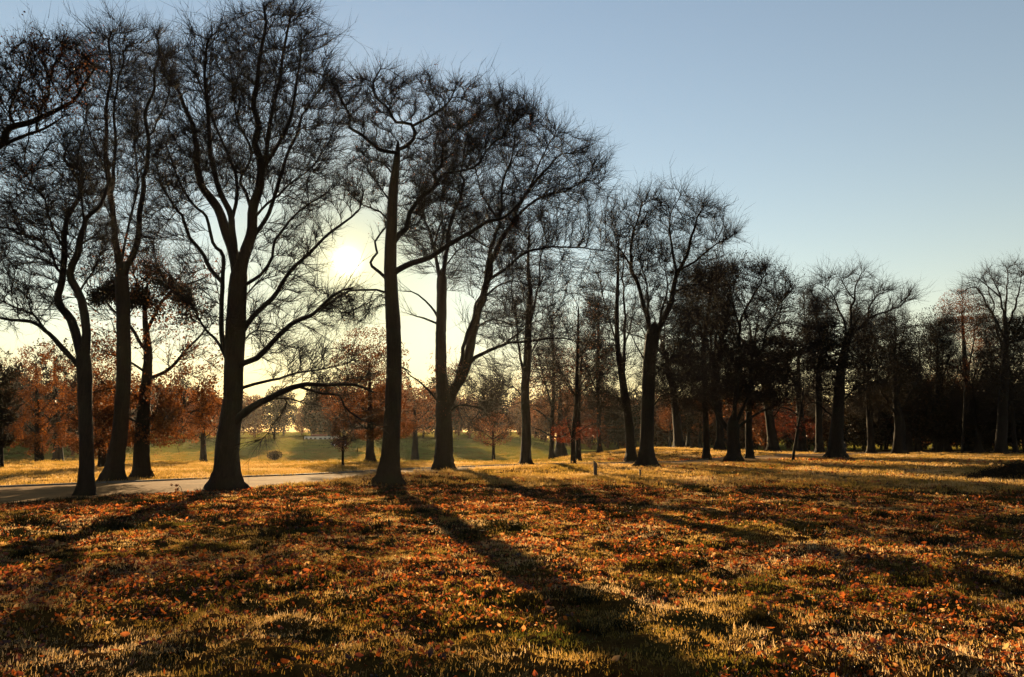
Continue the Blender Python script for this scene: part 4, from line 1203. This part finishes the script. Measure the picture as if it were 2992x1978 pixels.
def bm_obj(name, build, mat, parent=None, bevel=0.0, smooth=False):
    bm = bmesh.new(); build(bm)
    if bevel:
        bmesh.ops.bevel(bm, geom=bm.edges[:], offset=bevel, segments=2, affect='EDGES')
    me = bpy.data.meshes.new(name); bm.to_mesh(me); bm.free()
    if smooth:
        for p in me.polygons: p.use_smooth = True
    return obj(name, me, mat, parent)


def bx(bm, c, s, top=None):
    """box centre c, size s; top = (sx, sy) scale of the top face"""
    r = bmesh.ops.create_cube(bm, size=1.0)
    for v in r['verts']:
        if top and v.co.z > 0: v.co.x *= top[0]; v.co.y *= top[1]
        v.co = Vector((v.co.x * s[0] + c[0], v.co.y * s[1] + c[1], v.co.z * s[2] + c[2]))
    return r['verts']


M_WOOD = simple_mat("weathered_wood", (0.055, 0.04, 0.028), 0.85, 0.35, 9, bump=0.5)
# wooden marker posts
def post(px, py, h_px, w_px, label, slope):
    x, y, z = ground_hit(px, py)
    s = y / FPX
    h, w = h_px * s, w_px * s
    root = empty("wooden_post", (x, y, z)); tag(root, label, "post", "marker posts in the grass")
    def shaft(bm):
        vs = bx(bm, (0, 0, h / 2 - 0.15), (w, w, h + 0.3))
        for v in vs:
            if v.co.z > 0 and v.co.x > 0: v.co.z -= slope * w
    bm_obj("shaft", shaft, M_WOOD, root, w * 0.07)
    def band(bm):
        bx(bm, (0, 0, h * 0.72), (w * 1.04, w * 1.04, w * 0.5))
    bm_obj("painted_band", band, simple_mat("band_paint", (0.07, 0.05, 0.035), 0.7, 0.2, 12), root, w * 0.03)
post(1740, 1396, 49, 9.5, "taller weathered wooden post with a sloping top standing in the grass", 0.8)
post(1871, 1393, 21, 5.5, "short thin dark wooden post in the grass below the thick dark beech", 0.15)

# dry seed stalk by the road
x, y, z = ground_hit(533, 1440)
weed = empty("dead_weed_stalk", (x, y, z)); tag(weed, "dry brown seed stalk leaning over the road edge left of the spreading beech", "weed")
rng = np.random.default_rng(5)
s = y / FPX
for (pts_, r) in (([(0, 0, -0.05), (-4 * s, 0, 12 * s), (-10 * s, 0, 20 * s), (-20 * s, 0, 21 * s), (-34 * s, 0, 22 * s)], 0.012), ([(-9 * s, 0, 18 * s), (-14 * s, 0, 13 * s), (-16 * s, 0, 9 * s)], 0.01)):
    P = catmull(pts_, 5)
    v, q = tube(P, np.linspace(r, r * 0.5, len(P)), 5, rng, None, 0.03)
    obj("stalk", mesh_from("stalk", v, [q], True), M_TWIG, weed)
for (cx_, cz_, n_, sp_) in ((-33, 22, 24, 3.0), (-18, 21, 40, 4.0), (-15, 9, 60, 5.0)):
    C = np.array([cx_ * s, 0, cz_ * s]) + rng.normal(0, sp_ * s * 0.5, (n_, 3))
    v, f = leaf_quads(C, 0.06, rng)
    o = obj("seed_head", mesh_from("seed_head", v, [f]), M_LEAF_BROWN, weed)

# bramble thicket at the right edge
bx_, by_, bz_ = ground_hit(2920, 1400)
bush = empty("bramble_bush", (bx_, by_, bz_)); tag(bush, "low dark bramble thicket in the grass at the right edge", "bush")
rng = np.random.default_rng(9)
bag = Bag()
n = 260
P0 = np.stack([rng.uniform(-2.0, 3.0, n), rng.uniform(-0.9, 0.9, n), np.full(n, -0.05)], 1)
hh = 0.95 * np.exp(-((P0[:, 0] - 1.2) / 1.9) ** 2) * rng.uniform(0.5, 1.1, n) + 0.1
P1 = P0 + np.stack([rng.normal(0, 0.25, n), rng.normal(0, 0.2, n), hh], 1)
P2 = P1 + np.stack([rng.normal(0, 0.4, n), rng.normal(0, 0.3, n), -hh * rng.uniform(0.0, 0.5, n)], 1)
v, f = frusta(P0, P1, np.full(n, 0.012), np.full(n, 0.009), 3); bag.add(v, f)
v, f = spikes(P1, P2, np.full(n, 0.009)); bag.add(v, f)
obj("stems", bag.mesh("stems"), M_TWIG, bush)
n = 9000
t = rng.uniform(-1, 1, (n, 3))
X = rng.uniform(-2.2, 3.2, n); top = 0.95 * np.exp(-((X - 1.3) / 1.8) ** 2) * (0.85 + 0.35 * noise2(X * 1.6, X * 0 + 0.3, 5)) + 0.08
C = np.stack([X, rng.normal(0, 0.55, n), top * rng.uniform(0, 1, n) ** 0.6], 1)
v, f = leaf_quads(C, 0.075, rng)
o = obj("leaves", mesh_from("leaves", v, [f]), M_LEAF_DARK, bush); o["kind"] = "stuff"

# a shrub out on the misty meadow
sx, sy = ray(803, 1325)[0] / ray(803, 1325)[1] * 150, 150.0
shrub = empty("meadow_shrub", (sx, sy, float(base_height(sx, sy)))); tag(shrub, "lone dark shrub out on the misty green meadow", "shrub")
rng = np.random.default_rng(10)
bag = Bag(); n = 60
P0 = np.stack([rng.normal(0, 0.3, n), rng.normal(0, 0.3, n), np.full(n, -0.1)], 1)
P1 = P0 * 3.2 + np.stack([rng.normal(0, 0.2, n), rng.normal(0, 0.2, n), rng.uniform(0.6, 1.7, n) + 0.3], 1)
v, f = spikes(P0, P1, np.full(n, 0.03)); bag.add(v, f)
obj("stems", bag.mesh("stems"), M_TWIG, shrub)
C = unit(rng.normal(size=(1500, 3))) * (rng.uniform(0, 1, 1500) ** 0.45)[:, None] * np.array([1.6, 1.3, 0.95]) + np.array([0, 0, 0.9])
v, f = leaf_quads(C, 0.2, rng)
o = obj("leaves", mesh_from("leaves", v, [f]), M_LEAF_DARK, shrub); o["kind"] = "stuff"


# ------------------------------------------------------------------ people
def person(px, py, height, label, shirt, legs, face, walk=0.5, depth=None):
    if depth is None: x, y, z = ground_hit(px, py)
    else:
        r = ray(px, py); x, y = r[0] / r[1] * depth, depth; z = float(base_height(x, y))
    k = height / 1.75
    root = empty("person", (x, y, z)); tag(root, label, "person"); root.rotation_euler[2] = face
    J = {"pel": (0, 0, .95), "bel": (0, 0.01, 1.12), "che": (0, 0, 1.32), "neck": (0, 0, 1.5), "head": (0, -.01, 1.58), "crown": (0, -.01, 1.74),
         "shL": (.17, 0, 1.43), "elL": (.23, .05 * walk, 1.15), "haL": (.22, -.10 * walk, .92), "fiL": (.21, -.13 * walk, .82),
         "shR": (-.17, 0, 1.43), "elR": (-.23, .02, 1.15), "haR": (-.22, .12 * walk, .93), "fiR": (-.21, .15 * walk, .83),
         "hiL": (.09, 0, .9), "knL": (.1, -.16 * walk, .5), "anL": (.1, -.12 * walk, .09), "toL": (.1, -.28 * walk - .05, .04),
         "hiR": (-.09, 0, .9), "knR": (-.1, .1 * walk, .5), "anR": (-.1, .3 * walk, .12), "toR": (-.1, .2 * walk - .1, .04)}
    Rr = {"pel": .15, "bel": .135, "che": .16, "neck": .06, "head": .095, "crown": .07, "sh": .075, "el": .05, "ha": .038, "fi": .028, "hi": .095, "kn": .065, "an": .042, "to": .04}
    E = [("pel", "bel"), ("bel", "che"), ("che", "neck"), ("neck", "head"), ("head", "crown")]
    for s_ in "LR":
        E += [("che", "sh" + s_), ("sh" + s_, "el" + s_), ("el" + s_, "ha" + s_), ("ha" + s_, "fi" + s_), ("pel", "hi" + s_), ("hi" + s_, "kn" + s_), ("kn" + s_, "an" + s_), ("an" + s_, "to" + s_)]
    names = list(J)
    me = bpy.data.meshes.new("body")
    me.from_pydata([tuple(c * k for c in J[n_]) for n_ in names], [(names.index(a), names.index(b)) for a, b in E], [])
    o = obj("body", me, None, root)
    md = o.modifiers.new("skin", 'SKIN'); md.use_smooth_shade = True
    for i, n_ in enumerate(names):
        r = Rr.get(n_) or Rr[n_[:2]]
        me.skin_vertices[0].data[i].radius = (r * k, r * k * 0.85)
        me.skin_vertices[0].data[i].use_root = (n_ == "pel")
    sb = o.modifiers.new("smooth", 'SUBSURF'); sb.levels = sb.render_levels = 1
    dg = bpy.context.evaluated_depsgraph_get()
    me2 = bpy.data.meshes.new_from_object(o.evaluated_get(dg))
    o.modifiers.clear(); o.data = me2
    for mm in (simple_mat("skin", (0.42, 0.27, 0.19), 0.6, 0.1, 5), shirt, legs): me2.materials.append(mm)
    for p in me2.polygons:
        c = p.center / k
        p.material_index = 0 if (c.z > 1.5 or (abs(c.x) > .17 and c.z < .92 and c.z > .75)) else (1 if c.z > .93 or abs(c.x) > .19 else 2)
    # hair cap
    def hair(bm):
        bmesh.ops.create_uvsphere(bm, u_segments=12, v_segments=8, radius=0.112 * k)
        for v_ in bm.verts:
            v_.co.z = max(v_.co.z, -0.03 * k) + 1.655 * k; v_.co.y = v_.co.y + 0.012 * k
    bm_obj("hair", hair, simple_mat("hair", (0.03, 0.02, 0.012), 0.7, 0.2, 20), root, smooth=True)
    return root


person(2469, 1331, 1.74, "person in dark clothes walking on the road beside the reddish trunk", simple_mat("dark_coat", (0.015, 0.015, 0.018), 0.9, 0.2), simple_mat("dark_trousers", (0.012, 0.012, 0.016), 0.9, 0.2), 0.3)
person(2756, 1318, 1.15, "small figure in a pink top beside a dark trunk at the right", simple_mat("pink_top", (0.60, 0.12, 0.17), 0.8, 0.15), simple_mat("dark_leggings", (0.03, 0.02, 0.03), 0.9, 0.2), 0.9, 0.6)

# ------------------------------------------------------------------ far car, pavilion and bench
M_GLASS = simple_mat("window_glass", (0.06, 0.065, 0.07), 0.08, 0.05, 2, spec=1.0)
M_CARP = simple_mat("dark_car_paint", (0.02, 0.022, 0.026), 0.22, 0.1, 2, spec=0.8)
M_TYRE = simple_mat("tyre_rubber", (0.015, 0.015, 0.015), 0.9, 0.2)
M_CHROME = simple_mat("light_lens", (0.75, 0.74, 0.70), 0.15, 0.05, 3, spec=0.8)
r = ray(992, 1323); cy_ = 190.0; cx_ = r[0] / r[1] * cy_
car = empty("parked_car", (cx_, cy_, float(base_height(cx_, cy_)) + 0.05)); tag(car, "dark car with bright glints far across the misty meadow", "car")
prof = [(-2.1, .35), (-2.12, .7), (-1.95, .92), (-1.25, 1.0), (-.75, 1.40), (.55, 1.46), (1.35, 1.38), (1.95, 1.02), (2.1, .9), (2.12, .4)]
nP = len(prof)
v = [(x_, -.85 if z_ < 1.1 else -.68, z_) for x_, z_ in prof] + [(x_, .85 if z_ < 1.1 else .68, z_) for x_, z_ in prof]
f = [tuple(range(nP)), tuple(range(2 * nP - 1, nP - 1, -1))] + [(i, (i + 1) % nP, nP + (i + 1) % nP, nP + i)[::-1] for i in range(nP)]
me = bpy.data.meshes.new("body"); me.from_pydata(v, [], f); me.update()
obj("body", me, M_CARP, car)
for sy_ in (-1, 1):
    wv = [(-1.1, sy_ * .80, 1.03), (-.72, sy_ * .715, 1.36), (.5, sy_ * .70, 1.41), (1.25, sy_ * .715, 1.34), (1.6, sy_ * .79, 1.06)]
    def win(bm, wv=wv, sy_=sy_):
        a = [bm.verts.new(p) for p in wv]; b_ = [bm.verts.new((p[0], p[1] + sy_ * .03, p[2])) for p in wv]
        bm.faces.new(a); bm.faces.new(b_[::-1])
        for i in range(5): bm.faces.new((a[i], b_[i], b_[(i + 1) % 5], a[(i + 1) % 5]))
    bm_obj("side_window", win, M_GLASS, car)
    for wx in (-1.32, 1.3):
        def tyre(bm, wx=wx, sy_=sy_):
            bmesh.ops.create_cone(bm, cap_ends=True, segments=18, radius1=.33, radius2=.33, depth=.2)
            for q_ in bm.verts: q_.co = Vector((q_.co.x + wx, q_.co.z + sy_ * .78, q_.co.y + .33))
        wh = bm_obj("wheel", tyre, M_TYRE, car, 0.02)
        def rim(bm, wx=wx, sy_=sy_):
            bmesh.ops.create_cone(bm, cap_ends=True, segments=14, radius1=.2, radius2=.17, depth=.03)
            for q_ in bm.verts: q_.co = Vector((q_.co.x + wx, q_.co.z + sy_ * .89, q_.co.y + .33))
        bm_obj("rim", rim, M_CHROME, wh)
    bm_obj("headlight", lambda bm, sy_=sy_: bx(bm, (-2.08, sy_ * .6, .72), (.1, .34, .16)), M_CHROME, car, 0.02)
    bm_obj("tail_light", lambda bm, sy_=sy_: bx(bm, (2.09, sy_ * .62, .82), (.08, .3, .16)), simple_mat("tail_lens", (0.3, 0.02, 0.02), 0.3, 0.1), car, 0.02)
def wsc(bm):
    for p in ((-1.30, -.68, 1.005), (-1.30, .68, 1.005), (-.80, .6, 1.385), (-.80, -.6, 1.385)): bm.verts.new((p[0] - .02, p[1], p[2] + .012))
    bm.faces.new(bm.verts[:])
    bmesh.ops.solidify(bm, geom=bm.faces[:], thickness=0.015)
bm_obj("windscreen", wsc, M_GLASS, car)
car.rotation_euler[2] = 0.35

r = ray(940, 1288); py_ = 226.0; pxx = r[0] / r[1] * py_
pav = empty("low_pavilion", (pxx, py_, CAMZ + r[2] / r[1] * py_ - 0.1)); tag(pav, "long low pale pavilion with reddish roof far across the misty meadow", "building")
M_PALE = simple_mat("pale_render", (0.78, 0.74, 0.66), 0.6, 0.08, 0.7)
bm_obj("wall", lambda bm: bx(bm, (0, 0, 0.1), (9.8, 3.0, 2.6)), M_PALE, pav)
bm_obj("roof", lambda bm: bx(bm, (-0.7, 0, 1.78), (4.4, 3.4, 0.74), (0.94, 0.35)), simple_mat("red_tile_roof", (0.33, 0.12, 0.06), 0.7, 0.25, 2), pav)
bm_obj("flat_roof", lambda bm: bx(bm, (3.3, 0, 1.47), (3.3, 3.3, 0.12)), M_PALE, pav)
for wx in (-4.2, -2.9, -1.6, 1.4, 2.7, 4.0):
    w_ = bm_obj("window", lambda bm, wx=wx: bx(bm, (wx, -1.52, 0.75), (0.7, 0.08, 0.6)), M_GLASS, pav)
    bm_obj("sill", lambda bm, wx=wx: bx(bm, (wx, -1.58, 0.42), (0.8, 0.16, 0.05)), M_PALE, w_)
bm_obj("door", lambda bm: bx(bm, (0.0, -1.53, 0.1), (0.8, 0.1, 1.8)), M_WOOD, pav)

x, y, z = ground_hit(203, 1346)
bench = empty("park_bench", (x, y, z)); tag(bench, "small far bench on the yellow meadow left of the forked bare trunk", "bench")
for i in range(3):
    bm_obj("seat_slat", lambda bm, i=i: bx(bm, (0, -0.16 + i * 0.16, 0.46), (1.7, 0.13, 0.04)), M_WOOD, bench, 0.008)
for i in range(2):
    bm_obj("back_slat", lambda bm, i=i: bx(bm, (0, 0.28 + i * 0.03, 0.64 + i * 0.16), (1.7, 0.035, 0.12)), M_WOOD, bench, 0.008)
for sx_ in (-0.7, 0.7):
    bm_obj("leg", lambda bm, sx_=sx_: (bx(bm, (sx_, -0.2, 0.2), (0.08, 0.08, 0.46)), bx(bm, (sx_, 0.28, 0.4), (0.08, 0.08, 0.86)), bx(bm, (sx_, 0.03, 0.41), (0.07, 0.42, 0.06))), M_WOOD, bench)

# ------------------------------------------------------------------ the low autumn mist: one even volume round everything
hv = []
for z_ in (-6.0, 27.0):
    for (x_, y_) in ((-960, -960), (960, -960), (960, 960), (-960, 960)): hv.append((x_, y_, z_))
hf = [(0, 3, 2, 1), (4, 5, 6, 7), (0, 1, 5, 4), (1, 2, 6, 5), (2, 3, 7, 6), (3, 0, 4, 7)]
hm = bpy.data.meshes.new("haze"); hm.from_pydata(hv, [], hf); hm.update()
m, nt, out = new_mat("autumn_mist")
vol = nt.nodes.new("ShaderNodeVolumePrincipled")
vol.inputs["Color"].default_value = (0.95, 0.92, 0.86, 1)
vol.inputs["Density"].default_value = HAZE_DENSITY
vol.inputs["Anisotropy"].default_value = 0.86
nt.links.new(vol.outputs[0], out.inputs["Volume"])
hz = obj("haze", hm, m)
tag(hz, "thin even autumn mist filling the park air", "haze", kind="stuff")
